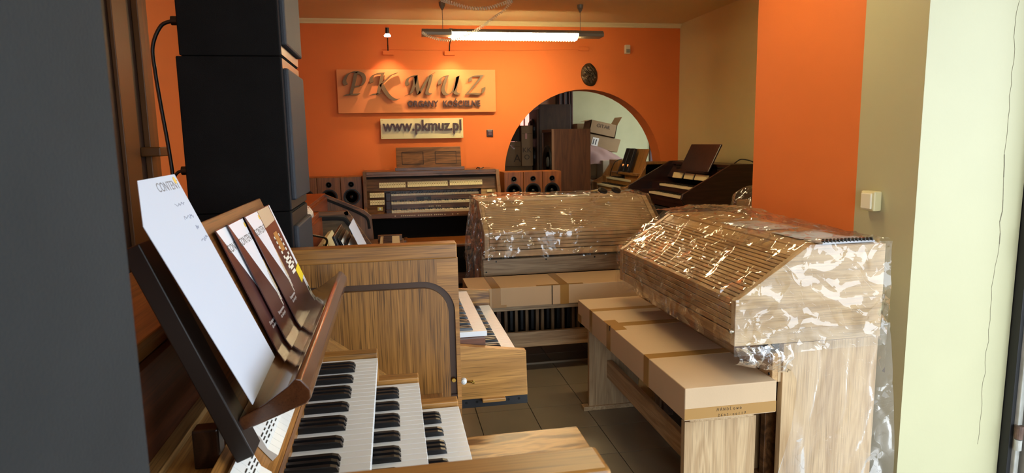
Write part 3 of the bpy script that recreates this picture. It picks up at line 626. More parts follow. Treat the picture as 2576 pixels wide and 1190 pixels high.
# ================================================================== second organ on the left
def second_organ():
    t = thing('organ_console', 'smaller two-manual organ with white keys jutting out behind the front organ', 'organ', (0, 2.95, 0))
    prof = [(-.50, 0), (-.50, 1.118), (-.24, 1.118), (-.12, .96), (.05, .80), (.218, .763), (.462, .728), (.466, .556), (.12, .556), (.12, 0)]
    near = obj('side_panel', prism(nb(), prof, 'y', 2.30, 2.332), HONEY, t, .002)
    pf = [(-.50, 0), (-.50, 1.146), (-.246, 1.146), (-.128, .96), (.0, .79), (.1, .76), (.1, 0)]
    fp = obj('side_panel', prism(nb(), pf, 'y', 3.6, 3.63), OLIVE, t, .002)
    def band(o, w, y, m, p):
        bm = nb(); P = [Vector((a, 0, b)) for a, b in o]
        for i in range(len(P)-1):
            d = (P[i+1]-P[i]).normalized(); nn = Vector((-d.z, 0, d.x))*w
            quadbox(bm, P[i]+Vector((0, y, 0))-d*.004, P[i+1]-P[i]+d*.008, nn, (0, -.008, 0))
        return obj('track_band', bm, m, p)
    band([(-.48, 1.146), (-.246, 1.146), (-.128, .96), (0, .79)], -.022, 3.6, WALN, fp)
    sp = spline([(-.40, 0, 1.108), (-.29, 0, 1.106), (-.25, 0, 1.085), (-.17, 0, .965), (-.05, 0, .80)], 6)
    tr = tube(nb(), [(p.x, 3.597, p.z) for p in sp], .011, 6); obj('track_groove', tr, VOID, fp)
    obj('back_panel', B(-.50, -.48, 2.332, 3.6, 0, 1.118), WALNZ, t); obj('top_board', B(-.50, -.395, 2.332, 3.63, 1.118, 1.146), ORBR, t, .002)
    obj('inner_riser', B(-.395, -.38, 2.332, 3.6, 1.0, 1.118), ORBR, t); obj('inner_shelf', B(-.38, -.30, 2.332, 3.6, .985, 1.0), ORBR, t)
    sp = obj('stop_panel', prism(nb(), [(-.30, 1.0), (-.20, .90), (-.20, .7), (-.30, .7)], 'y', 2.332, 3.6), WALN, t)
    bm = B(-.012, .012, -.011, .011, -.03, .03); bmesh.ops.recalc_face_normals(bm, faces=bm.faces); me = bpy.data.meshes.new('stop_tab'); bm.to_mesh(me); bm.free(); me.materials.append(TABIVORY)
    for i in range(26):
        o = obj('stop_tab', me, None, sp); o.location = (-.315, 2.75+i*.026+(.03 if i > 12 else 0), 1.035); o.rotation_euler = (0, R(-25), 0)
    obj('key_bed', B(-.2, .44, 2.332, 3.045, .557, .66), HONEY, t); obj('body_block', B(-.2, .10, 3.045, 3.6, .5, .72), WALN, t)
    obj('key_cheek', prism(nb(), [(.10, .81), (.29, .806), (.437, .792), (.438, .66), (.10, .66)], 'y', 3.047, 3.075), wood('burl_cheek', '#a97c42', '#6b4722', 'x', 1.5, .32, .8), t, .003)
    ch = obj('metal_chassis', B(.14, .468, 2.316, 3.06, .516, .555), DARKSTEEL, t, .001)
    for i in range(6): obj('chassis_hole', lathe(nb(), (.235+i*.04, 2.3165, .537), (0, -1, 0), [(0, .005), (.001, .005)], 14), VOID, ch)
    obj('finger_block', B(.292, .380, 2.285, 2.33, .543, .557), HONEY, t, .003)
    k = obj('lock_knob', lathe(nb(), (.226, 2.30, .63), (0, -1, 0), [(0, .012), (.012, .010), (.016, .004)], 14), TABWHITE, t)
    obj('lock_hook', tube(nb(), spline([(.232, 2.295, .628), (.25, 2.292, .628), (.262, 2.292, .622), (.258, 2.292, .632)], 6), .004, 6), BRASS, k)
    wm, bm_ = key_meshes('second_', .15, .10, .0235, WHITEKEY, BLACKKEY, 1)
    for xt, z in ((.432, .722), (.325, .797)):
        m = obj('manual', B(xt-.15, xt-.01, 2.335, 3.045, z-.05, z-.021), wood('manual_red_wood', '#7a4a30', '#55301c', 'x', 1, .4, .3), t)
        keys_world(m, 3.04, 4, xt, z, .15, .1, .05, wm, bm_)
    # rack with music
    r = thing('music_rack', 'small wire music rack holding sheets on the second organ', 'music rack', (-.15, 3.0, 1.0))
    bm = nb(); quadbox(bm, (-.165, 2.62, .955), (-.07, 0, .19), (0, .40, 0), (-.01, 0, -.004)); obj('board', bm, BLACK, r, .002)
    obj('wire_arm', tube(nb(), spline([(-.20, 3.03, 1.14), (-.18, 3.03, 1.02), (-.13, 3.03, .96), (-.08, 3.02, .94)], 6), .004, 6), BLACK, r)
    obj('foot', B(-.24, -.15, 2.7, 2.98, .90, .957), BLACK, r)
    for i in range(4):
        s = tag(obj('music_folder', quadbox(nb(), (-.154+i*.012, 2.66, .965), (-.072, 0, .165-.01*i), (0, .34, 0), (.003, 0, .001)), PAPERW if i % 2 else BLACK), ['rearmost thin black folder on the second organ rack', 'thin white folder just before the rearmost one on the second organ rack', 'front black folder on the second organ rack', 'front white folder directly behind the bright sheet on the second organ rack'][i], 'folder', 'folders on the second organ rack')
    s = obj('score_sheet', quadbox(nb(), (-.098, 2.70, .975), (-.085, 0, .195), (0, .31, 0), (.001, 0, .0005)), PAPER)
    tag(s, 'bright white sheet standing on the second organ rack', 'paper')
    # cloth and cable on top
    bm = nb(); n = 26; L = []
    for i in range(n+1):
        row = []
        for j in range(9):
            y = 2.78+.62*i/n; a = math.pi*j/8; x = -.445+.048*math.cos(a); z = 1.148+.058*math.sin(a)*(1+.25*noise.noise(Vector((i*.35, j*.6, 2))))
            row.append(bm.verts.new((x+.01*noise.noise(Vector((i*.4, j*.5, 9))), y, z)))
        L.append(row)
    for a, b in zip(L, L[1:]):
        for j in range(8): bm.faces.new((a[j], a[j+1], b[j+1], b[j]))
    bm.faces.new(L[0]); bm.faces.new(L[-1][::-1]); 
    for a, b in zip(L, L[1:]): bm.faces.new((a[0], b[0], b[8], a[8]))
    m, tt, p = nt('checked_cloth'); MATS['checked_cloth'] = m; tc = tt.nodes.new('ShaderNodeTexCoord'); ck = tt.nodes.new('ShaderNodeTexBrick')
    ck.inputs['Scale'].default_value = 9; ck.inputs['Color1'].default_value = lin('#e6dccb'); ck.inputs['Color2'].default_value = lin('#dcd3c6'); ck.inputs['Mortar'].default_value = lin('#b88a74'); ck.inputs['Mortar Size'].default_value = .03
    tt.links.new(tc.outputs['Object'], ck.inputs['Vector']); tt.links.new(ck.outputs['Color'], p.inputs['Base Color']); p.inputs['Roughness'].default_value = .9
    tag(obj('folded_cloth', bm, m, smooth=True), 'rolled white checked cloth on the second organ beside black speakers', 'cloth')
    tag(obj('black_cable', tube(nb(), spline([(-.39, 2.72, 1.15), (-.34, 2.85, 1.12), (-.30, 2.95, 1.09), (-.31, 3.0, 1.05), (-.34, 2.95, 1.02)], 8), .005), BLACK, smooth=True), 'looped black cable beside the white tabs of the second organ', 'cable')
second_organ()

# ================================================================== third organ on the left
def third_organ():
    t = thing('organ_console', 'walnut organ with sloping side panel at the far left in front of speakers', 'organ', (-.2, 4.3, 0))
    pf = [(-.72, 0), (-.72, 1.155), (-.475, 1.155), (-.21, 1.035), (-.16, .99), (-.15, .80), (.08, .80), (.08, 0)]
    fp = obj('side_panel', prism(nb(), pf, 'y', 4.76, 4.79), WALNZ, t, .002)
    bm = nb(); P = [Vector((-.70, 4.76, 1.155)), Vector((-.475, 4.76, 1.155)), Vector((-.21, 4.76, 1.035))]
    for a, b in zip(P, P[1:]):
        d = (b-a).normalized(); quadbox(bm, a, b-a, Vector((d.z, 0, -d.x))*.02, (0, -.012, 0))
    obj('panel_edge', bm, WALN, fp)
    sp = spline([(-.47, 0, 1.12), (-.35, 0, 1.065), (-.24, 0, 1.01), (-.19, 0, .97), (-.178, 0, .90)], 6)
    obj('track_groove', tube(nb(), [(p.x, 4.757, p.z) for p in sp], .010, 6), VOID, fp)
    obj('side_panel', prism(nb(), [(a, b*.985) for a, b in pf], 'y', 3.68, 3.71), WALNZ, t)
    obj('back_panel', B(-.72, -.70, 3.71, 4.76, 0, 1.13), WALNZ, t); obj('top_board', B(-.72, -.475, 3.70, 4.79, 1.138, 1.16), ORBR, t, .002)
    obj('inner_riser', B(-.475, -.46, 3.71, 4.76, .95, 1.138), ORBR, t); obj('key_bed', B(-.46, .06, 3.71, 4.76, .70, .82), WALN, t)
    obj('stop_panel', prism(nb(), [(-.46, .98), (-.30, .92), (-.16, .80), (-.46, .80)], 'y', 3.71, 4.76), WALN, t)
    W = nb(); K = nb()
    for i in range(36):
        y = 3.80+.0235*i; box(W, -.10, .03, y+.001, y+.0225, .835, .855)
        if i % 7 in (1, 2, 4, 5, 6): box(K, -.078, -.02, y-.007, y+.007, .855, .867)
    obj('white_keys', W, IVORYKEY, t, kind='stuff'); obj('black_keys', K, BLACKKEY, t, kind='stuff')
    obj('key_block', B(-.12, .05, 4.65, 4.69, .82, .86), WALN, t, .003)
third_organ()

# ================================================================== loudspeakers on the left
def near_speaker():
    t = thing('loudspeaker', 'huge charcoal loudspeaker filling the left edge of view', 'speaker', (-.45, .35, 0))
    obj('cabinet', B(-.72, -.186, .08, .50, 0, 2.35), GREYFELT, t, .006)
    obj('plinth', B(-.74, -.172, .06, .512, 0, .04), BLACK, t)
near_speaker()
def stack():
    for i, (z0, z1, dx, lab) in enumerate(((0, 1.312, 0, 'lowest black speaker cabinet of the tall stack behind the music rack'), (1.314, 1.746, .004, 'middle black speaker cabinet of the tall stack, plugs at its back'), (1.748, 2.35, -.006, 'topmost black speaker cabinet of the tall stack near the ceiling'))):
        t = thing('speaker_cabinet', lab, 'speaker', (-.42, 2.11, z0), group='stacked black speakers')
        obj('cabinet', B(-.560-dx, -.292, 1.95, 2.292, z0, z1), BLACKFELT, t, .003)
        zz = [(z0+.03, z1-.03)] if i else [(.9, 1.27), (.1, .85)]
        for a, b in zz: obj('grille', B(-.292, -.274, 1.962, 2.28, a, b), GRILLE, t, .006)
        obj('front_baffle', B(-.293, -.2885, 1.953, 2.289, z0+.004, z1-.004), plain('satin_black_baffle', '#2a2320', .3), t)
    t = thing('speaker_cable', 'black cable with plugs linking the backs of the stacked speakers', 'cable', (-.62, 2.05, 1.42))
    for z, x in ((1.862, -.558), (1.432, -.566)):
        obj('plug', lathe(nb(), (x, 2.09, z), (-1, 0, 0), [(0, .016), (.03, .016), (.032, .013), (.048, .013)], 16), BLACK, t)
    obj('cord', tube(nb(), spline([(-.604, 2.09, 1.862), (-.636, 2.09, 1.846), (-.662, 2.09, 1.79), (-.662, 2.09, 1.72), (-.655, 2.09, 1.62), (-.645, 2.09, 1.50), (-.640, 2.09, 1.40), (-.637, 2.09, 1.2), (-.637, 2.09, .6)], 8), .0055), BLACK, t, smooth=True)
    obj('cord', tube(nb(), spline([(-.612, 2.09, 1.432), (-.628, 2.09, 1.425), (-.637, 2.09, 1.40), (-.635, 2.09, 1.3), (-.633, 2.09, .6)], 6), .0045), BLACK, t, smooth=True)
stack()
def tower(x0, x1, y, h, m, label, group, depth=.3):
    t = thing('wooden_speaker', label, 'speaker', ((x0+x1)/2, y+depth/2, 0), group=group); cx = (x0+x1)/2
    obj('cabinet', B(x0+.001, x1-.001, y, y+depth, 0, h), m, t, .003)
    for cz, r in ((h-.072, .029), (h-.194, .080)):
        o = obj('tweeter' if r < .05 else 'woofer', lathe(nb(), (cx, y, cz), (0, -1, 0), [(0, r), (.006, r*.98), (.006, r*.86), (-.012, r*.35), (-.010, r*.3), (.0, .001)], 28), BLACK, t, smooth=False)
        obj('dust_cap', lathe(nb(), (cx, y-.004, cz), (0, -1, 0), [(-.01, r*.28), (.002, r*.2), (.005, .001)], 16), plain('glossy_black_cap', '#1c1c1e', .2), o, smooth=True)
for i, (a, b) in enumerate(((-.93, -.724), (-.722, -.502), (-.500, -.30))):
    tower(a, b, 6.55, 1.187, SPKW, ['leftmost wooden two-way speaker, half hidden by black stack', 'middle wooden two-way speaker left of the back organ', 'wooden two-way speaker touching the left side of the back organ'][i], 'wooden speakers left of the back organ')
for i, (a, b) in enumerate(((1.108, 1.306), (1.308, 1.504), (1.506, 1.703))):
    tower(a, b, 6.5, 1.195, SPKW2, ['wooden two-way speaker touching the right side of the back organ', 'middle wooden two-way speaker below the arch', 'rightmost of three wooden two-way speakers below the arch'][i], 'wooden speakers right of the back organ')

# ================================================================== back organ
def back_organ():
    t = thing('organ_console', 'walnut three-manual organ against the orange wall under the signs', 'organ', (.385, 6.65, 0))
    sd = [(6.30, .76), (6.30, .84), (6.42, .90), (6.50, 1.235), (6.95, 1.235), (6.95, 0), (6.75, 0), (6.75, .76)]
    obj('side_panel', prism(nb(), sd, 'x', -.283, -.250), WALNZ, t, .002)
    sr = [(6.30, .76), (6.30, .84), (6.50, 1.225), (6.95, 1.225), (6.95, 0), (6.75, 0), (6.75, .76)]
    obj('side_panel', prism(nb(), sr, 'x', 1.02, 1.055), WALNZ, t, .002)
    obj('top_board', B(-.25, 1.02, 6.49, 6.95, 1.20, 1.232), WALN, t, .003)
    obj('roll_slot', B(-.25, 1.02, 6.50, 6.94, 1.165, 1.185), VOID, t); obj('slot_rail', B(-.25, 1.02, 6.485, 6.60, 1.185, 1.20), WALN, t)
    sp = obj('stop_board', quadbox(nb(), (-.25, 6.50, 1.045), (1.27, 0, 0), (0, .035, .125), (0, .02, -.005)), WALN, t)
    obj('back_board', B(-.25, 1.02, 6.62, 6.64, .84, 1.05), WALN, t)
    obj('key_desk', B(-.25, 1.02, 6.30, 6.70, .795, .84), WALN, t, .003)
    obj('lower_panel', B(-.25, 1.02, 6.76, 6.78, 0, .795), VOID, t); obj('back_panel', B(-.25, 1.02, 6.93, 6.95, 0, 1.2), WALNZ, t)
    # music desk
    md = obj('music_desk', quadbox(nb(), (.045, 6.60, 1.262), (.645, 0, 0), (-.0, .06, .2), (0, .018, -.005)), WALN, t, .003)
    obj('desk_ledge', B(.03, .715, 6.54, 6.66, 1.232, 1.264), WALN, t, .003)
    for x in (.10, .43):
        for (a, b, c, d) in ((0, .215, 0, .006), (0, .215, .124, .13), (0, .006, 0, .13), (.209, .215, 0, .13)):
            quad = quadbox(nb(), (x+a, 6.6095+c*.288, 1.292+c*.958), (b-a, 0, 0), (0, (d-c)*.288, (d-c)*.958), (0, -.003, .001)); obj('panel_bead', quad, MAHO, md)
    # stop tabs: three groups above, two blocks at left
    def tabs(x0, x1, n, z, y, h, dy=.01):
        w = (x1-x0)/n; bm = B(.0008, w-.0008, 0, .01, 0, h); bmesh.ops.recalc_face_normals(bm, faces=bm.faces); me = bpy.data.meshes.new('stop_tab'); bm.to_mesh(me); bm.free(); me.materials.append(TABIVORY)
        pm = nb()
        for i in range(n):
            o = obj('stop_tab', me, None, sp); o.location = (x0+i*w, y, z); o.rotation_euler = (R(-16), 0, 0)
            box(pm, x0+i*w+w*.3, x0+i*w+w*.7, y-.002+.008, y+.009, z+h*.45, z+h*.6)
        obj('tab_print', pm, plain('brown_print', '#7a6a3a', .6), sp)
    tabs(-.132, .124, 11, 1.075, 6.495, .052); tabs(.143, .538, 17, 1.078, 6.495, .052); tabs(.558, .885, 14, 1.082, 6.495, .052)
    lf = obj('left_jamb', quadbox(nb(), (-.25, 6.42, .84), (.165, 0, 0), (0, .09, .205), (0, .02, -.008)), WALN, t)
    tabs(-.225, -.085, 6, .985, 6.465, .047); tabs(-.225, -.085, 6, .915, 6.438, .047)
    obj('knob', lathe(nb(), (-.13, 6.43, .875), (0, -1, .2), [(0, .012), (.012, .01)], 14), CHROME, t); obj('key_switch_plate', B(-.155, -.105, 6.428, 6.437, .855, .895), BRASS, t)
    rj = obj('right_jamb', quadbox(nb(), (.87, 6.42, .84), (.15, 0, 0), (0, .09, .205), (0, .02, -.008)), wood('pale_jamb', '#a98a5e', '#80623a', 'x', 1, .4, .3), t)
    obj('jamb_label', quadbox(nb(), (.93, 6.485, 1.005), (.05, 0, 0), (0, .008, .022), (0, -.003, 0)), TABIVORY, rj)
    for i, (y, z) in enumerate(((6.34, .86), (6.43, .935), (6.52, 1.01))):
        joined_keys('white_keys', 'black_keys', t, 'x', -.022, 5, y, z, .13, .07, 1, pitch=.0242)
        obj('key_slip', B(-.022, .86, y+.02, y+.03, z-.075, z-.022), WALN, t)
        for a, b in ((-.072, -.025), (.853, .895)): obj('key_block', B(a, b, y-.015, y+.13, z-.07, z+.012), MAHO, t, .003)
    pm = plain('piston_ivory', '#d8c89a', .3)
    for x in [-.0+.0]+[.06+.018*i for i in range(8)]+[.22+.018*i for i in range(8)]+[.375+.018*i for i in range(5)]+[.475, .55, .6]:
        obj('piston', lathe(nb(), (x+.01, 6.335, .815), (0, -1, 0), [(0, .0065), (.036, .006)], 12), pm, t)
    for x in [.345+.018*i for i in range(3)]+[.415+.018*i for i in range(3)]: obj('piston', lathe(nb(), (x, 6.45, .885), (0, -1, 0), [(0, .006), (.01, .0055)], 12), pm, t)
    obj('display', B(.225, .37, 6.534, 6.542, .945, .975), BLACK, t); text_on('display_text', 'MUS', .02, (.32, 6.533, .953), (1, 0, 0), (0, 0, 1), plain('display_glow', '#8a9a8a', .5), t)
    # small things on its top
    tag(obj('key_bunch', tube(nb(), spline([(.83, 6.52, 1.24), (.85, 6.50, 1.25), (.88, 6.53, 1.24), (.90, 6.50, 1.25), (.86, 6.48, 1.24), (.84, 6.51, 1.252)], 5), .005, 6), BLACK), 'small bunch of dark keys lying on the back organ top', 'keys')
    b = thing('organ_bench', 'brown wooden bench with inset top before the back organ', 'bench', (.5, 5.75, 0))
    obj('bench_top', prism(nb(), [(.11, 5.72), (.9, 5.72), (.9, 6.22), (.11, 6.22)], 'z', .585, .61), wood('bench_red_oak', '#8a5224', '#643813', 'x', 1, .3, .3), b, .006)
    obj('top_rim', B(.085, .115, 5.70, 6.24, .575, .615), WALN, b, .004)
    for x in (.12, .86): obj('end_panel', B(x, x+.03, 5.8, 6.15, 0, .585), WALNZ, b)
    obj('stretcher', B(.15, .86, 5.95, 5.98, .2, .3), WALN, b)
    c = thing('round_stool', 'black rounded stool seat in front of the back organ bench', 'stool', (.72, 5.4, 0))
    obj('seat', lathe(nb(), (.74, 5.4, .50), (0, 0, 1), [(0, .16), (.05, .18), (.085, .17), (.095, .12)], 28), BLACK, c, smooth=False)
    obj('post', lathe(nb(), (.74, 5.4, .02), (0, 0, 1), [(0, .025), (.48, .025)], 14), CHROME, c); obj('foot_disc', lathe(nb(), (.74, 5.4, 0), (0, 0, 1), [(0, .17), (.02, .16), (.03, .04)], 24), BLACK, c)
back_organ()

# ================================================================== wrapped roll-top organs (same model, twice)
W = 1.22
PROF = [(0, .746), (0, .914), (.276, 1.098), (.60, 1.10), (.60, .742)]
def wrinkle(p, amp=1.0, s=1.0):
    q = Vector(p)*s
    a = 1-abs(noise.noise(q*3.1+Vector((3, 1, 7)))*2.0); b = 1-abs(noise.noise(q*8.0+Vector((1, 9, 2)))*2.0); c = noise.noise(q*22.0)
    return amp*(.012*max(a, 0)**4+.007*max(b, 0)**5+.0015*c)
def grid(bm, F, nu, nv):
    V = [[bm.verts.new(F(i/nu, j/nv)) for j in range(nv+1)] for i in range(nu+1)]
    for i in range(nu):
        for j in range(nv): bm.faces.new((V[i][j], V[i+1][j], V[i+1][j+1], V[i][j+1]))
def path_at(P, t):
    L = [(Vector(b)-Vector(a)).length for a, b in zip(P, P[1:])]; s = t*sum(L)
    for (a, b), l in zip(zip(P, P[1:]), L):
        if s <= l+1e-9: return Vector(a).lerp(Vector(b), s/l), (Vector(b)-Vector(a)).normalized()
        s -= l
    return Vector(P[-1]), (Vector(P[-1])-Vector(P[-2])).normalized()
def wrapped_organ(loc, rz, label, mats, right):
    oz, oh, ol = mats     # vertical, horizontal side grain, along width
    t = thing('wrapped_organ', label, 'organ', loc, rz, 'organs wrapped in plastic film')
    for x in (0, W-.032):
        obj('side_panel', prism(nb(), PROF, 'x', x, x+.032), oh, t, .002, local=True)
        obj('pedestal_side', B(x+(.002 if x == 0 else 0), x+(.03 if x else .032), .20, .595, 0, .742), oz, t, .002, local=True)
    d = Vector((0, .276, .184)); L = d.length; d.normalize(); n = Vector((0, -d.z, d.y))
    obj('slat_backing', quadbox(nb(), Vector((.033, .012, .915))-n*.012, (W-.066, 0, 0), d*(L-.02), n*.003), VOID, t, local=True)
    ns = 15; pitch = (L-.055)/ns
    bm = quadbox(nb(), (.034, 0, 0), (W-.068, 0, 0), d*(pitch-.0035), n*.008); bmesh.ops.recalc_face_normals(bm, faces=bm.faces); bmesh.ops.bevel(bm, geom=list(bm.edges), offset=.0018, segments=1, affect='EDGES')
    me = bpy.data.meshes.new('slat'); bm.to_mesh(me); bm.free(); me.materials.append(ol)
    for i in range(ns):
        o = obj('slat', me, None, t, local=True); o.location = Vector((0, .004, .912))-n*.010+d*(pitch*i+.004)
    bm = B(.034, W-.034, .004, .014, 0, .022); bmesh.ops.recalc_face_normals(bm, faces=bm.faces); bmesh.ops.bevel(bm, geom=list(bm.edges), offset=.0018, segments=1, affect='EDGES')
    me = bpy.data.meshes.new('front_slat'); bm.to_mesh(me); bm.free(); me.materials.append(ol)
    for i in range(5):
        o = obj('front_slat', me, None, t, local=True); o.location = (0, 0, .795+i*.0245)
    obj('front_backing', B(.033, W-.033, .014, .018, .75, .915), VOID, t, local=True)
    obj('front_rail', B(.033, W-.033, .002, .03, .748, .790), ol, t, .002, local=True)
    obj('ridge_rail', quadbox(nb(), Vector((.033, .276, 1.094))-d*.052-n*.012, (W-.066, 0, 0), d*.052, n*.012), ol, t, .002, local=True)
    obj('top_board', B(.033, W-.033, .272, .60, 1.074, 1.098), ol, t, .002, local=True)
    obj('back_panel', B(.033, W-.033, .582, .598, .1, 1.074), ol, t, local=True)
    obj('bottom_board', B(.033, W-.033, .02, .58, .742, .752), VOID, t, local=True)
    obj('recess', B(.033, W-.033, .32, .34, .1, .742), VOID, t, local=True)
    kr = obj('knee_rail', B(.01, W-.01, .162, .186, .592, .705), ol, t, .003, local=True)
    for x in (.03, .10, .45, .8, W-.10, W-.03):
        obj('bolt', lathe(nb(), (x, .1625, .69 if x in (.10, .45, .8) else .62), (0, -1, 0), [(0, .006), (.003, .005)], 10), BLACK, kr, local=True)
    for x in (.01, W-.035): obj('rail_arm', B(x, x+.025, .186, .20, .592, .705), oz, t, .002, local=True)
    obj('lock', lathe(nb(), (W-.016, .0, .80), (0, -1, 0), [(0, .011), (.008, .010), (.014, .005)], 16), CHROME, t, local=True)
    # ---- the plastic film
    bm = nb(); P = [(-.012, .735), (-.014, .918), (.27, 1.112), (.61, 1.115), (.615, .60)]
    def F(u, v):
        p, tg = path_at(P, v); nn = Vector((0, -tg.y, tg.x)); x = -.012+(W+.024)*u
        base = Vector((x, p.x, p.y)); w = wrinkle((x, p.x, p.y+loc[0]), 1.0)
        sag = .03*math.sin(math.pi*u)*max(0, 1-abs(v-.70)/.12) if False else 0
        return base+nn*(w+.003+sag)
    grid(bm, F, 110, 90); ends = []
    for xs, sg in ((-.014, -1), (W+.014, 1)):
        def G(u, v):
            zt = lambda y: (.914+(y/.276)*.184 if y < .276 else 1.10)+.012
            y = -.012+.625*u; z0 = .715 if sg > 0 else .66; z = zt(max(0, min(y, .6)))*(1-v)+z0*v
            return Vector((xs+sg*(wrinkle((7+sg, y*1.1+loc[0], z*1.1), .75)+.004*v), y, z))
        be = nb(); grid(be, G, 56, 44); ends.append(be)
    f = obj('plastic_film', bm, FILM, None, smooth=True)
    f.location = loc; f.rotation_euler = (0, 0, rz)
    for be in ends: obj('film_end_panel', be, FILMS, f, smooth=True, local=True)
    return t, f
t3, f3 = wrapped_organ((.572, 4.17, 0), 0, 'film-wrapped oak roll-top organ in the middle facing the camera', (OAK, OAKX, OAKX), 0)
tag(f3, 'crinkled clear plastic film over the middle roll-top organ', 'plastic film', 'plastic films over the organs')
t4, f4 = wrapped_organ((1.198, 2.11+W, 0), R(-90), 'film-wrapped light oak roll-top organ at right, side panel towards camera', (OAK, wood('light_oak_side', '#cbae86', '#aa8a62', 'y', 1, .42, .35, fleck=.25), wood('light_oak_slat', '#c8a373', '#a27d50', 'x', 1, .4, .35, fleck=.3)), 1)
tag(f4, 'crinkled clear plastic film over the right-hand roll-top organ', 'plastic film', 'plastic films over the organs')
def hanging_film():
    # skirt of film hanging down the near end of the right organ to the floor
    bm = nb()
    def F(u, v):
        z = .80*(1-v)+.02*v; left = 1.30+.10*min(1, v*4)+.05*math.sin(v*5); right = 1.822+.07*min(1, v*1.5)
        x = left+(right-left)*u; bulge = .015*max(0, u-.86)/.14
        return Vector((x, 2.093-.012*math.sin(u*9+v*3)*v+wrinkle((x*.9, 4, z*.5), .8)-bulge*.2, z))
    grid(bm, F, 60, 80)
    o = obj('film_skirt', bm, FILM3, smooth=True); tag(o, 'loose clear film hanging to the floor at the near end of the right organ', 'plastic film', 'plastic films over the organs')
    bm = nb()   # gathered bunch under the front corner
    def G(u, v):
        x = 1.19+.22*u; z = .745-.06*v-.05*u*v
        return Vector((x, 2.085-.03*math.sin(v*3.1)+wrinkle((x*3, 2, z*3), 1.8), z))
    grid(bm, G, 40, 16)
    o = obj('film_fold', bm, FILM2, smooth=True); tag(o, 'bunched film fold below the front corner of the right organ', 'plastic film', 'plastic films over the organs')
    bm = nb()   # bag-like film hanging at the left end of the middle organ
    def K(u, v):
        a = u*math.pi; z = 1.10-.66*v; r = .075+.05*v
        return Vector((.555-r*math.sin(a)*(.55+.6*v)+.02*math.sin(v*7+u*5), 4.19+.30*u+wrinkle((u*1.5, 8, z*2), 2), z+.02*math.sin(u*8)))
    grid(bm, K, 44, 60)
    o = obj('film_end', bm, FILM2, smooth=True); tag(o, 'baggy clear film hanging off the left end of the middle organ', 'plastic film', 'plastic films over the organs')
    # loose tent of film standing up over the far end of the right organ
    bm = nb()
    def T(u, v):
        y = 2.35+.98*u; x = 1.36+.42*v; h = .055*math.sin(math.pi*min(1, u*1.0))**.7*math.sin(math.pi*(.12+.8*v))
        return Vector((x, y, 1.117+h+wrinkle((x*2, y*1.4, 5), .9)))
    grid(bm, T, 70, 36)
    o = obj('film_tent', bm, FILM, smooth=True); tag(o, 'loose billow of film on top of the right organ', 'plastic film', 'plastic films over the organs')
hanging_film()
def on_wrapped():
    p = tag(obj('delivery_note', quadbox(nb(), (1.55, 2.55, 1.102), (.20, .02, 0), (-.03, .29, 0), (0, 0, .001)), PAPER), 'white delivery note under film on the right organ', 'paper', 'papers under the film')
    p = tag(obj('manual_sheet', quadbox(nb(), (1.56, 2.28, 1.102), (.20, .0, 0), (-.0, .2, 0), (0, 0, .001)), PAPER), 'second white sheet under film near the front corner of the right organ', 'paper', 'papers under the film')
    b = thing('ring_binder', 'spiral-bound black and white booklet under film on the right organ end', 'booklet', (1.66, 2.2, 1.102))
    obj('cover', B(1.56, 1.78, 2.145, 2.26, 1.101, 1.109), plain('booklet_grey', '#b9bcc4', .3), b, .001)
    for i in range(14): obj('spiral_ring', lathe(nb(), (1.565+i*.0155, 2.152, 1.112), (1, 0, 0), [(0, .009), (.004, .009)], 10), BLACK, b)
    p = tag(obj('label_sheet', quadbox(nb(), (1.09, 4.58, 1.101), (.32, 0, 0), (.02, .12, 0), (0, 0, .001)), PAPERW), 'white label sheet on top of the middle wrapped organ', 'paper')
    g = thing('sunglasses', 'dark folded glasses lying on the middle wrapped organ', 'glasses', (1.53, 4.5, 1.128))
    for x in (1.47, 1.57): obj('lens', lathe(nb(), (x, 4.46, 1.138), (.2, -.5, 1), [(0, .036), (.012, .034), (.016, .02)], 18), BLACK, g)
    obj('bridge', tube(nb(), [(1.50, 4.46, 1.146), (1.545, 4.46, 1.146)], .005, 6), CHROME, g)
    for x in (1.44, 1.60): obj('temple', tube(nb(), [(x, 4.46, 1.142), (x+(-.04 if x < 1.5 else .05), 4.50, 1.14)], .003, 6), BRASS, g)
on_wrapped()

# ================================================================== benches with cardboard boxes
def bench_and_box(loc, rz, label_bench, label_box, mats, L=1.37, D=.36, inset=.05):
    """local frame: x along the bench, y depth; front edge at y=0"""
    om, ol = mats
    b = thing('organ_bench', label_bench, 'bench', loc, rz, 'oak benches carrying cardboard boxes')
    obj('bench_top', B(.06, L-.06, .05, D-.05, .455, .492), ol, b, .003, local=True)
    for x in (inset+.02, L-inset-.05):
        obj('end_panel', B(x, x+.03, .035, D-.035, .02, .455), om, b, .002, local=True)
        obj('foot', B(x-.012, x+.042, -.0, D, 0, .025), ol, b, .004, local=True)
    obj('stretcher', B(inset+.05, L-inset-.05, D*.38, D*.38+.03, .185, .285), ol, b, .003, local=True)
    c = thing('cardboard_box', label_box, 'box', (loc[0], loc[1], .493), rz, 'long cardboard boxes on the benches')
    obj('carton', B(0, L, 0, D, 0, .122), CARD, c, .003, local=True)
    return b, c
b4, c4 = bench_and_box((.995, 2.08+1.37, 0), R(-90), 'light oak bench under the long box in front of the right organ', 'long flat cardboard box with handwritten tape on the bench by the right organ', (OAK, OAKX))
def tape_local(parent, *boxes):
    for bx in boxes: obj('packing_tape', B(*bx), TAPE, parent, local=True)
tp = .0007
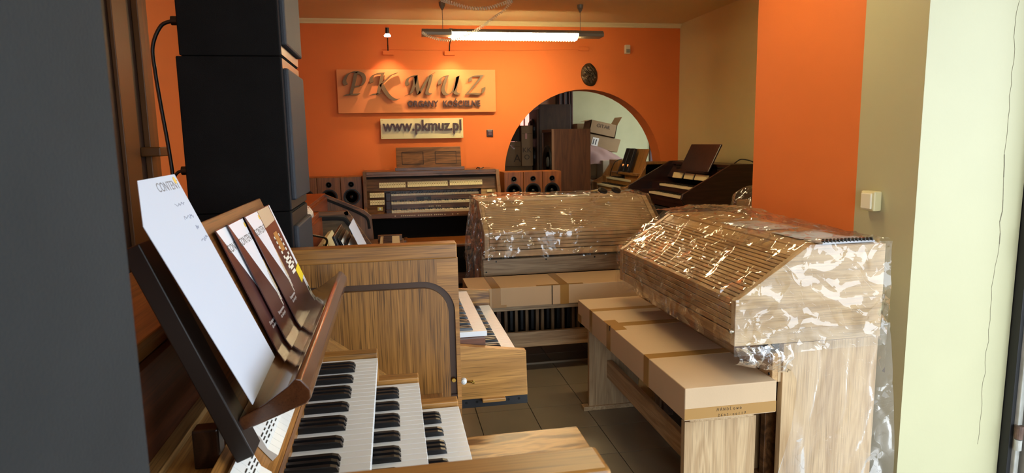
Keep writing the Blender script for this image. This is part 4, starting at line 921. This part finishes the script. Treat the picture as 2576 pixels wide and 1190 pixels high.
tape_local(c4, (.22, .27, -tp, .36+tp, .122, .122+tp), (.22, .27, -tp, 0, .0, .122), (.50, .56, -tp, .36+tp, .122, .122+tp), (.50, .56, -tp, 0, 0, .122), (.98, 1.035, -tp, .36+tp, .122, .122+tp), (.98, 1.035, -tp, 0, 0, .122),
           (1.37, 1.37+tp, 0, .36, .004, .045), (-tp, 0, 0, .36, .0, .045), (.45, .62, -tp*1.5, .06, .122, .122+tp*1.5), (0, .07, -tp*1.2, 0, .0, .045))
obj('flap_gap', B(.545, .552, -.002, .004, .10, .124), VOID, c4, local=True)
def scrawl(parent):
    strokes_h = {'H': [[(0, 0), (.1, 1)], [(.5, 0), (.6, 1)], [(.05, .5), (.55, .55)]], 'A': [[(0, 0), (.35, 1), (.6, 0)], [(.1, .4), (.5, .4)]], 'N': [[(0, 0), (.05, .9)], [(.05, .9), (.5, 0)], [(.5, 0), (.55, .9)]],
                 'D': [[(.05, 0), (.1, .9)], [(.1, .9), (.55, .6), (.45, .1), (.05, 0)]], 'L': [[(.15, 1.1), (.1, .1), (.5, .0)]], 'O': [[(.3, .7), (.05, .35), (.3, 0), (.55, .35), (.3, .7)]], 'W': [[(0, .7), (.15, 0)], [(.15, 0), (.3, .5)], [(.3, .5), (.45, 0)], [(.45, 0), (.6, .7)]],
                 '2': [[(.05, .7), (.35, .9), (.4, .55), (.05, 0), (.55, .02)]], '6': [[(.5, .95), (.1, .5), (.1, .1), (.4, .0), (.45, .35), (.12, .35)]], '0': [[(.3, .7), (.05, .35), (.3, 0), (.55, .35), (.3, .7)]], '3': [[(.05, .8), (.45, .8), (.2, .5), (.5, .25), (.05, .0)]],
                 '-': [[(.05, .4), (.5, .42)]], '1': [[(.3, .9), (.25, 0)]], '7': [[(.05, .85), (.5, .9), (.2, 0)], [(.15, .45), (.5, .5)]]}
    for s, z, k, x0 in (('HANDLOWO', .027, .014, .125), ('2603-00117', .006, .0125, .13)):
        for i, ch in enumerate(s):
            bm = nb()
            for st in strokes_h[ch]:
                P = [(1.3712, x0+(i+.95*p[0])*.0128*k/.014, z+p[1]*k*.85) for p in st]
                tube(bm, spline(P, 4) if len(P) > 2 else P, .00055, 4)
            obj('handwritten_mark', bm, INK, parent, local=True)
scrawl(c4)
b3, c3 = bench_and_box((.425, 3.845, 0), 0, 'dark-shadowed oak bench under the box in front of the middle organ', 'long taped cardboard box in front of the middle organ', (OAK, OAKX))
tape_local(c3, (.14, .195, -tp, .36+tp, .122, .122+tp), (.14, .195, -tp, 0, 0, .122), (.57, .625, -tp, .36+tp, .122, .122+tp), (.57, .625, -tp, 0, 0, .122), (.42, .72, -tp, .025, .122, .122+tp*1.5), (.14, .23, -tp*1.4, 0, 0, .016))
obj('flap_gap', B(.515, .521, -.001, .003, 0, .1225), VOID, c3, local=True)
def pedalboard(loc, rz, label, n, L):
    t = thing('pedalboard', label, 'pedalboard', loc, rz, 'pedalboards leaning under the wrapped organs')
    obj('frame_rail', B(0, L, .0, .03, .10, .16), WALN, t, .002, local=True); obj('frame_rail', B(0, L, .035, .06, .50, .56), WALN, t, .002, local=True)
    for x in (.0, L-.03): obj('frame_post', B(x, x+.03, .002, .06, 0, .56), WALN, t, .002, local=True)
    rnd = random.Random(5)
    for i in range(n):
        x = .05+(L-.1)*i/n; k = i % 7 in (1, 3, 5)
        obj('pedal', prism(nb(), [(-.02, .13), (-.005, .12), (.03, .13), (.03, .52), (-.012, .52), (-.02, .50)] if not k else [(-.03, .22), (.02, .2), (.02, .52), (-.03, .50)], 'x', x, x+.022), BLACK if k else wood('pedal_wood', '#94744e', '#6d5034', 'z', 1, .45, .3), t, .003, local=True)
pedalboard((.66, 4.285, 0), 0, 'upright pedalboard of dark wooden pedals under the middle organ', 26, 1.05)
pedalboard((1.40, 3.22, 0), R(-90), 'upright pedalboard of wooden pedals behind the right bench', 24, 1.0)
tag(obj('floor_conduit', prism(nb(), [(4.16, 0), (4.18, 0), (4.18, .014), (4.164, .014)], 'x', .55, 1.6), plain('cream_conduit', '#84745a', .5), bev=.003), 'thin pale cable conduit on the floor under the middle bench', 'conduit')

# ================================================================== organs on the right
def side_organ(name, label, Y0, Y1, prof, mats, x_key, z_key, tabs=None, vents=False):
    sm, hm, key_front = mats
    t = thing(name, label, 'organ', (prof[0][0]-.3, (Y0+Y1)/2, 0))
    for a, b in ((Y0, Y0+.03), (Y1-.03, Y1)): obj('side_panel', prism(nb(), prof, 'y', a, b), sm, t, .004)
    xb = prof[0][0]; H = prof[1][1]
    obj('back_panel', B(xb-.02, xb, Y0+.03, Y1-.03, 0, H-.01), sm, t)
    obj('top_board', B(prof[2][0]+.02, xb-.02, Y0+.03, Y1-.03, H-.03, H-.008), hm, t)
    a = Vector((prof[2][0]+.03, 0, H-.03)); 
    fr = obj('front_board', quadbox(nb(), (a.x-.06, Y0+.03, z_key[0]+.055), (0, Y1-Y0-.06, 0), (.08, 0, a.z-z_key[0]-.055), (.015, 0, 0)), hm, t)
    obj('key_bed', B(x_key[1]+.02, xb-.25, Y0+.03, Y1-.03, z_key[1]-.12, z_key[1]-.025), hm, t)
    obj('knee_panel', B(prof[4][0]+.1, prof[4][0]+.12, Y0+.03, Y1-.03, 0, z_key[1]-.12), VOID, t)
    for xk, zk in zip(x_key, z_key):
        joined_keys('white_keys', 'black_keys', t, 'y', (Y0+Y1)/2-.423, 5, xk, zk, .13, .075, -1)
        obj('key_slip', B(xk+.012, xk+.02, Y0+.05, Y1-.05, zk-.07, zk-.022), hm, t)
        for p in ((Y0+.031, (Y0+Y1)/2-.426), ((Y0+Y1)/2+.426, Y1-.031)): obj('key_block', B(xk, xk+.14, p[0], p[1], zk-.08, zk+.01), hm, t)
    return t, fr
profE = [(3.17, 0), (3.17, 1.272), (2.86, 1.274), (2.415, 1.03), (2.40, .985), (2.46, .90), (2.70, .86), (2.70, 0)]
tE, frE = side_organ('organ_console', 'dark mahogany two-manual organ by the right wall with empty music rack', 5.17, 6.47, profE, (MAHO, wood('mahogany_y', '#3b2119', '#24120e', 'y', 1, .35, .4), 0), (2.66, 2.55), (1.055, .98))
def organ_e_details():
    bm = B(-.006, .004, .0008, .0202, 0, .055); bmesh.ops.recalc_face_normals(bm, faces=bm.faces); me = bpy.data.meshes.new('stop_tab'); bm.to_mesh(me); bm.free(); me.materials.append(TABIVORY)
    for y, n in ((6.03, 10), (5.79, 9), (5.50, 12)):
        for i in range(n):
            o = obj('stop_tab', me, None, frE); o.location = (2.80, y+.021*i, 1.112); o.rotation_euler = (0, R(20), 0)
    for y in (5.33, 6.2):
        for k in range(4): obj('vent_slot', B(2.872, 2.878, y, y+.12, 1.18+.018*k, 1.187+.018*k), VOID, tE)
    r = thing('music_rack', 'dark wooden music rack standing on the mahogany organ', 'music rack', (2.86, 5.78, 1.2))
    obj('board', quadbox(nb(), (2.80, 5.49, 1.195), (.115, -.02, .25), (0, .60, 0), (.015, 0, -.006)), MAHO, r, .006)
    obj('ledge', B(2.765, 2.81, 5.49, 6.09, 1.185, 1.20), MAHO, r, .003); obj('rack_support', B(2.83, 2.87, 5.6, 6.0, 1.17, 1.26), MAHO, r)
    tag(obj('loose_cable', tube(nb(), spline([(2.95, 5.3, 1.275), (3.0, 5.28, 1.31), (3.06, 5.24, 1.30), (3.1, 5.2, 1.275)], 8), .005), BLACK, smooth=True), 'black cable loop on top of the mahogany organ', 'cable')
organ_e_details()
def bagged_box():
    t = tag(obj('wrapped_parcel', B(2.42, 2.68, 4.06, 4.3, .75, 1.06), CARDDARK, bev=.004), 'brown parcel under a plastic bag behind the orange pier', 'parcel')
    s = thing('side_table', 'plain brown side table carrying the bagged parcel', 'table', (2.55, 4.2, 0)); obj('table_top', B(2.36, 2.80, 3.98, 4.42, .72, .75), WALN, s, .003)
    for x in (2.39, 2.74):
        for y in (4.01, 4.36): obj('leg', B(x, x+.035, y, y+.035, 0, .72), WALN, s)
    bm = nb(); N = 36; M = 26; c = Vector((2.55, 4.18, .93)); rows = []
    for j in range(M+1):
        ph = math.pi*(.03+.94*j/M); row = []
        for i in range(N):
            a = 2*math.pi*i/N; r = 1+.25*noise.noise(Vector((math.cos(a)*2, math.sin(a)*2, j*.25)))
            z = c.z+.24*math.cos(ph); row.append(bm.verts.new((c.x+.22*r*math.sin(ph)**.6*math.cos(a), c.y+.2*r*math.sin(ph)**.6*math.sin(a), max(.756, z+.03*noise.noise(Vector((i, j, 1)))))))
        rows.append(row)
    for p, q in zip(rows, rows[1:]):
        for i in range(N): bm.faces.new((p[i], p[(i+1) % N], q[(i+1) % N], q[i]))
    tag(obj('plastic_bag', bm, FILM2, smooth=True), 'crumpled clear plastic bag around a brown parcel behind the orange pier', 'bag')
bagged_box()
OAKW = wood('warm_oak_vertical', '#a5763c', '#7d5326', 'z', 1, .4, .35, fleck=.3)
profD = [(2.97, 0), (2.97, 1.235), (2.72, 1.235), (2.60, 1.05), (2.46, .98), (2.46, .88), (2.70, .84), (2.70, 0)]
tD, frD = side_organ('organ_console', 'light oak two-manual organ in the archway with two black devices on its rack', 6.72, 7.92, profD, (OAKW, wood('warm_oak_y', '#a5763c', '#7d5326', 'y', 1, .4, .4), 0), (2.60, 2.48), (1.05, .975))
def organ_d_details():
    obj('upper_block', B(2.70, 2.96, 7.60, 7.92, 1.0, 1.255), OAKW, tD, .003)
    obj('upper_block', B(2.70, 2.96, 6.72, 6.95, 1.0, 1.255), OAKW, tD, .003)
    obj('display_panel', quadbox(nb(), (2.66, 7.18, 1.09), (0, .36, 0), (.05, 0, .12), (.01, 0, 0)), BLACK, tD, .002)
    r = thing('music_rack', 'oak music rack holding two black devices on the archway organ', 'music rack', (2.66, 7.1, 1.1))
    obj('board', quadbox(nb(), (2.66, 6.76, 1.125), (.09, 0, .27), (0, .56, 0), (.015, 0, -.005)), OAKW, r, .003); obj('ledge', B(2.60, 2.67, 6.74, 7.32, 1.105, 1.13), OAKW, r, .004); obj('foot', B(2.64, 2.72, 6.8, 7.2, 1.04, 1.11), OAKW, r)
    for i, y in enumerate((6.98, 7.13)):
        d = thing('black_device', ['right black device with three small lit knobs on oak rack', 'left black device with small lit knobs on oak rack'][i], 'device', (2.63, y, 1.13), group='black devices on the oak rack')
        b = obj('casing', quadbox(nb(), (2.625, y, 1.132), (.085, 0, .26), (0, .115, 0), (-.035, 0, .01)), BLACK, d, .005)
        for k in range(3): obj('lit_knob', lathe(nb(), (2.612+(.004 if k < 2 else 0), y+.035+.022*(k % 2)+.01*(k == 2), 1.205+.012*(k < 2)), (-1, 0, .3), [(0, .006), (.006, .005)], 8), plain('lit_orange', '#ffb870', .4, emit='#ff9a50', es=1.2), b)
        obj('chrome_mark', B(2.600, 2.607, y+.05, y+.08, 1.158, 1.164), CHROME, b); obj('name_print', quadbox(nb(), (2.672, y+.03, 1.372), (.005, 0, .012), (0, .05, 0), (-.003, 0, .001)), PAPERW, b)
    tag(obj('hanging_cable', tube(nb(), spline([(2.72, 7.5, 1.27), (2.64, 7.52, 1.24), (2.60, 7.55, 1.14), (2.60, 7.6, 1.06)], 8), .005), BLACK, smooth=True), 'black cable hanging down the front of the oak organ', 'cable')
    tag(obj('tape_roll', lathe(nb(), (2.86, 7.35, 1.20), (0, 0, 1), [(0, .05), (.07, .05), (.07, .035), (0, .035), (0, .05)], 20, cap=False), plain('turquoise_plastic', '#5fa0a0', .4)), 'turquoise plastic roll on top of the oak organ', 'roll')
    bm = nb(); bmesh.ops.create_icosphere(bm, subdivisions=2, radius=.055)
    for v in bm.verts: v.co = v.co*(1+.35*noise.noise(v.co*25))+Vector((2.88, 7.52, 1.255))
    tag(obj('crumpled_paper', bm, plain('pale_yellow_paper', '#d9d08e', .8)), 'crumpled pale yellow paper on top of the oak organ', 'paper')
organ_d_details()

# ================================================================== storage room behind the arch
def storage():
    t = thing('tall_speaker_cabinet', 'tall dark brown speaker cabinet with two round horns, in the storage room', 'speaker', (2.0, 8.3, 0))
    m1 = wood('dark_brown_veneer', '#4a3824', '#33261a', 'z', 1, .45, .3, fleck=.2)
    obj('cabinet', B(1.865, 2.28, 8.2, 8.7, 0, 1.96), m1, t, .004); obj('front_rail', B(1.855, 1.866, 8.2, 8.7, 1.9, 1.96), m1, t)
    obj('front_board', B(1.835, 1.864, 8.215, 8.685, .9, 1.9), plain('dull_brown_board', '#5a4630', .6), t, .003)
    for z in (1.66, 1.30):
        h = obj('horn', lathe(nb(), (1.834, 8.45, z), (-1, 0, 0), [(0, .13), (.02, .13), (.03, .11), (.05, .09), (.052, .001)], 20), BLACK, t)
        for k in range(7): obj('horn_rib', lathe(nb(), (1.80, 8.45, z-.09+.03*k), (-1, 0, 0), [(0, .02), (.012, .02)], 8), BLACK, h)
    t = thing('large_speaker_cabinet', 'big reddish brown speaker box with round woofer, standing in the arch', 'speaker', (2.2, 7.6, 0))
    m2 = wood('red_brown_veneer', '#5f3a1e', '#452812', 'z', 1, .4, .4, fleck=.25)
    obj('cabinet', B(1.86, 2.30, 7.42, 7.92, 0, 1.635), m2, t, .004)
    fr = plain('pink_edged_frame', '#7a5a44', .5)
    for a in ((7.42, 7.44, 0, 1.635), (7.90, 7.92, 0, 1.635), (7.44, 7.9, 1.60, 1.635)): obj('front_frame', B(1.832, 1.862, *a), fr, t, .002)
    obj('baffle', B(1.845, 1.862, 7.44, 7.90, 0, 1.6), plain('baffle_brown', '#4a3a2a', .6), t)
    w = obj('woofer', lathe(nb(), (1.845, 7.67, 1.25), (-1, 0, 0), [(0, .2), (.02, .2), (.022, .18), (-.02, .07), (-.02, .001)], 28), BLACK, t); obj('woofer_cap', lathe(nb(), (1.85, 7.67, 1.25), (-1, 0, 0), [(0, .07), (.02, .05), (.028, .001)], 18), plain('grey_cone', '#55585a', .5), w)
    def cb(name, bx, label, mat=CARDDARK, tilt=None):
        t = thing(name, label, 'box', ((bx[0]+bx[1])/2, (bx[2]+bx[3])/2, bx[4]), group='cardboard boxes in the storage room')
        obj('carton', B(*bx), mat, t, .003); obj('flap_seam', B(bx[0]+.01, bx[1]-.01, bx[2]-.002, bx[2], (bx[4]+bx[5])/2-.002+(bx[5]-bx[4])*.3, (bx[4]+bx[5])/2+.002+(bx[5]-bx[4])*.3), plain('box_seam', '#5f4c34', .8), t); return t
    cb('cardboard_box', (1.25, 1.80, 8.35, 8.85, 0, 1.185), 'lowest wide cardboard box at left in the storage room')
    a = cb('cardboard_box', (1.42, 1.64, 8.30, 8.62, 1.187, 1.50), 'square cardboard box with red and white sticker in the storage room')
    obj('sticker', quadbox(nb(), (1.50, 8.297, 1.45), (.05, 0, -.05), (.012, 0, .012), (0, .002, 0)), PAPERW, a); obj('sticker_stripe', quadbox(nb(), (1.508, 8.2955, 1.45), (.035, 0, -.035), (.006, 0, .006), (0, .002, 0)), plain('red_print', '#a03a30', .5), a)
    text_on('marker_text', 'A', .14, (1.59, 8.297, 1.24), (1, 0, 0), (0, 0, 1), plain('faded_marker', '#4a3c2c', .7), a)
    cb('cardboard_box', (1.44, 1.63, 8.33, 8.60, 1.502, 1.66), 'small dark box on top of the stickered cardboard box', plain('dark_grey_card', '#4a4436', .8))
    c = cb('cardboard_box', (1.642, 1.79, 8.26, 8.58, 1.187, 1.70), 'narrow upright cardboard box with pink label beside the tall speaker')
    obj('label_patch', B(1.69, 1.715, 8.256, 8.26, 1.53, 1.60), plain('pink_label', '#d09a88', .6), c); text_on('marker_text', 'KK\nO', .09, (1.71, 8.257, 1.36), (1, 0, 0), (0, 0, 1), plain('faded_marker', '#4a3c2c', .7), c)
    # right pile
    cb('cardboard_box', (2.45, 3.05, 8.5, 9.0, 0, 1.02), 'bottom cardboard box of the messy pile in the storage room')
    cb('cardboard_box', (2.55, 2.95, 8.85, 9.15, 1.02, 1.73), 'tall cardboard box behind the messy pile against the cream wall')
    def tilted(name, label, o, u, v, w, open_top=False):
        t = thing(name, label, 'box', o, group='cardboard boxes in the storage room'); M = Matrix.Translation(-Vector(o))
        o, u, v, w = map(Vector, (o, u, v, w)); th = .01
        if not open_top: obj('carton', quadbox(nb(), o, u, v, w), CARDDARK, t, .003)
        else:
            bm = nb(); quadbox(bm, o, u, v, w.normalized()*th); 
            un, vn = u.normalized()*th, v.normalized()*th
            quadbox(bm, o, un, v, w); quadbox(bm, o+u-un, un, v, w); quadbox(bm, o, u, vn, w); quadbox(bm, o+v-vn, u, vn, w); obj('carton', bm, CARDDARK, t)
            obj('flap', quadbox(nb(), o+u+w-un*.2, u*.12+w*.7, v, un*.3), CARD, t); obj('flap', quadbox(nb(), o+w, -u*.18-w*.2, v, un*.3), CARD, t)
        return t
    tb = tilted('cardboard_box', 'tilted closed cardboard box with handling-arrow label in the messy pile', (2.54, 8.42, 1.42), (.44, 0, -.09), (0, .30, 0), (.05, 0, .17))
    lb = obj('arrow_label', quadbox(nb(), (2.615, 8.416, 1.43), (.085, 0, -.016), (.028, 0, .11), (0, .003, 0)), PAPERW, tb)
    for k in range(2): obj('arrow_print', quadbox(nb(), (2.632+.034*k, 8.413, 1.447-.006*k), (.012, 0, -.002), (.02, 0, .07), (0, .002, 0)), INK, lb)
    ta = tilted('open_carton', 'open tilted guitar carton with raised flap on top of the pile', (2.58, 8.40, 1.60), (.36, 0, -.08), (0, .30, 0), (.035, 0, .17), True)
    text_on('carton_print', 'GITAR', .065, (2.775, 8.396, 1.655), (.36, 0, -.08), (.08, 0, .36), plain('faded_marker', '#4a3c2c', .7), ta)
    tilted('cardboard_box', 'shabby cardboard box holding up the tilted boxes in the pile', (2.50, 8.44, 1.022), (.42, 0, 0), (0, .3, 0), (0, 0, .39))
    # draped sheet of foam and bits
    bm = nb()
    def S(u, v):
        x = 2.40+.62*u; z = 1.47-.20*u*u-.02-.42*max(0, v-.35)*(1-.5*u)+.03*noise.noise(Vector((u*4, v*4, 3))); y = 8.40-.28*v+.04*noise.noise(Vector((u*5, v*3, 9)))
        return Vector((x, y, z))
    grid(bm, S, 30, 20)
    bmesh.ops.solidify(bm, geom=list(bm.faces), thickness=.006)
    tag(obj('foam_sheet', bm, plain('pinkish_foam', '#c7a9a0', .8), smooth=True), 'pinkish packing foam sheet draped over the pile of boxes', 'foam sheet')
    e = thing('white_appliance', 'off-white electrical unit with dark sockets in the pile', 'appliance', (2.83, 8.15, .9)); obj('casing', B(2.66, 2.98, 8.05, 8.30, 1.0, 1.24), plain('appliance_cream', '#b0a488', .5), e, .006)
    for x, z in ((2.83, 1.2), (2.9, 1.16), (2.74, 1.12)): obj('socket', lathe(nb(), (x, 8.05, z), (0, -1, 0), [(0, .018), (.004, .016)], 12), BLACK, e)
    p = thing('appliance_stand', 'plain wooden crate under the off-white electrical unit', 'crate', (2.83, 8.2, 0)); obj('crate_body', B(2.60, 3.02, 8.03, 8.36, 0, 1.0), CARDDARK, p, .004); obj('crate_lid', B(2.59, 3.03, 8.02, 8.365, .985, 1.0), CARD, p)
    rnd = random.Random(11)
    for i in range(3):
        bm = nb(); bmesh.ops.create_icosphere(bm, subdivisions=2, radius=.065); c = Vector((2.375+.085*i, 7.975, .925+.04*(i == 1)))
        for v in bm.verts: v.co = Vector((v.co.x*1.2, v.co.y, v.co.z*.7))*(1+.5*noise.noise(v.co*18+Vector((i, 0, 0))))+c
        tag(obj('crumpled_wrapping', bm, plain('crumple_%d' % (i % 3), ['#5a4a38', '#8a7a66', '#2c2a2a'][i % 3], .7)), ['crumpled brown wrapping paper in the low pile', 'crumpled grey packing scrap in the low pile', 'black crumpled bag scrap in the low pile'][i % 3], 'wrapping', 'crumpled wrapping beside the big speaker box')
    q = thing('low_crate', 'low cardboard crate under the crumpled wrapping', 'crate', (2.6, 7.85, 0)); obj('crate_body', B(2.32, 2.58, 7.94, 8.015, 0, .86), CARDDARK, q, .004); obj('crate_flap', quadbox(nb(), (2.32, 7.94, .86), (.26, 0, 0), (0, -.02, .09), (0, .006, 0)), CARD, q)
storage()
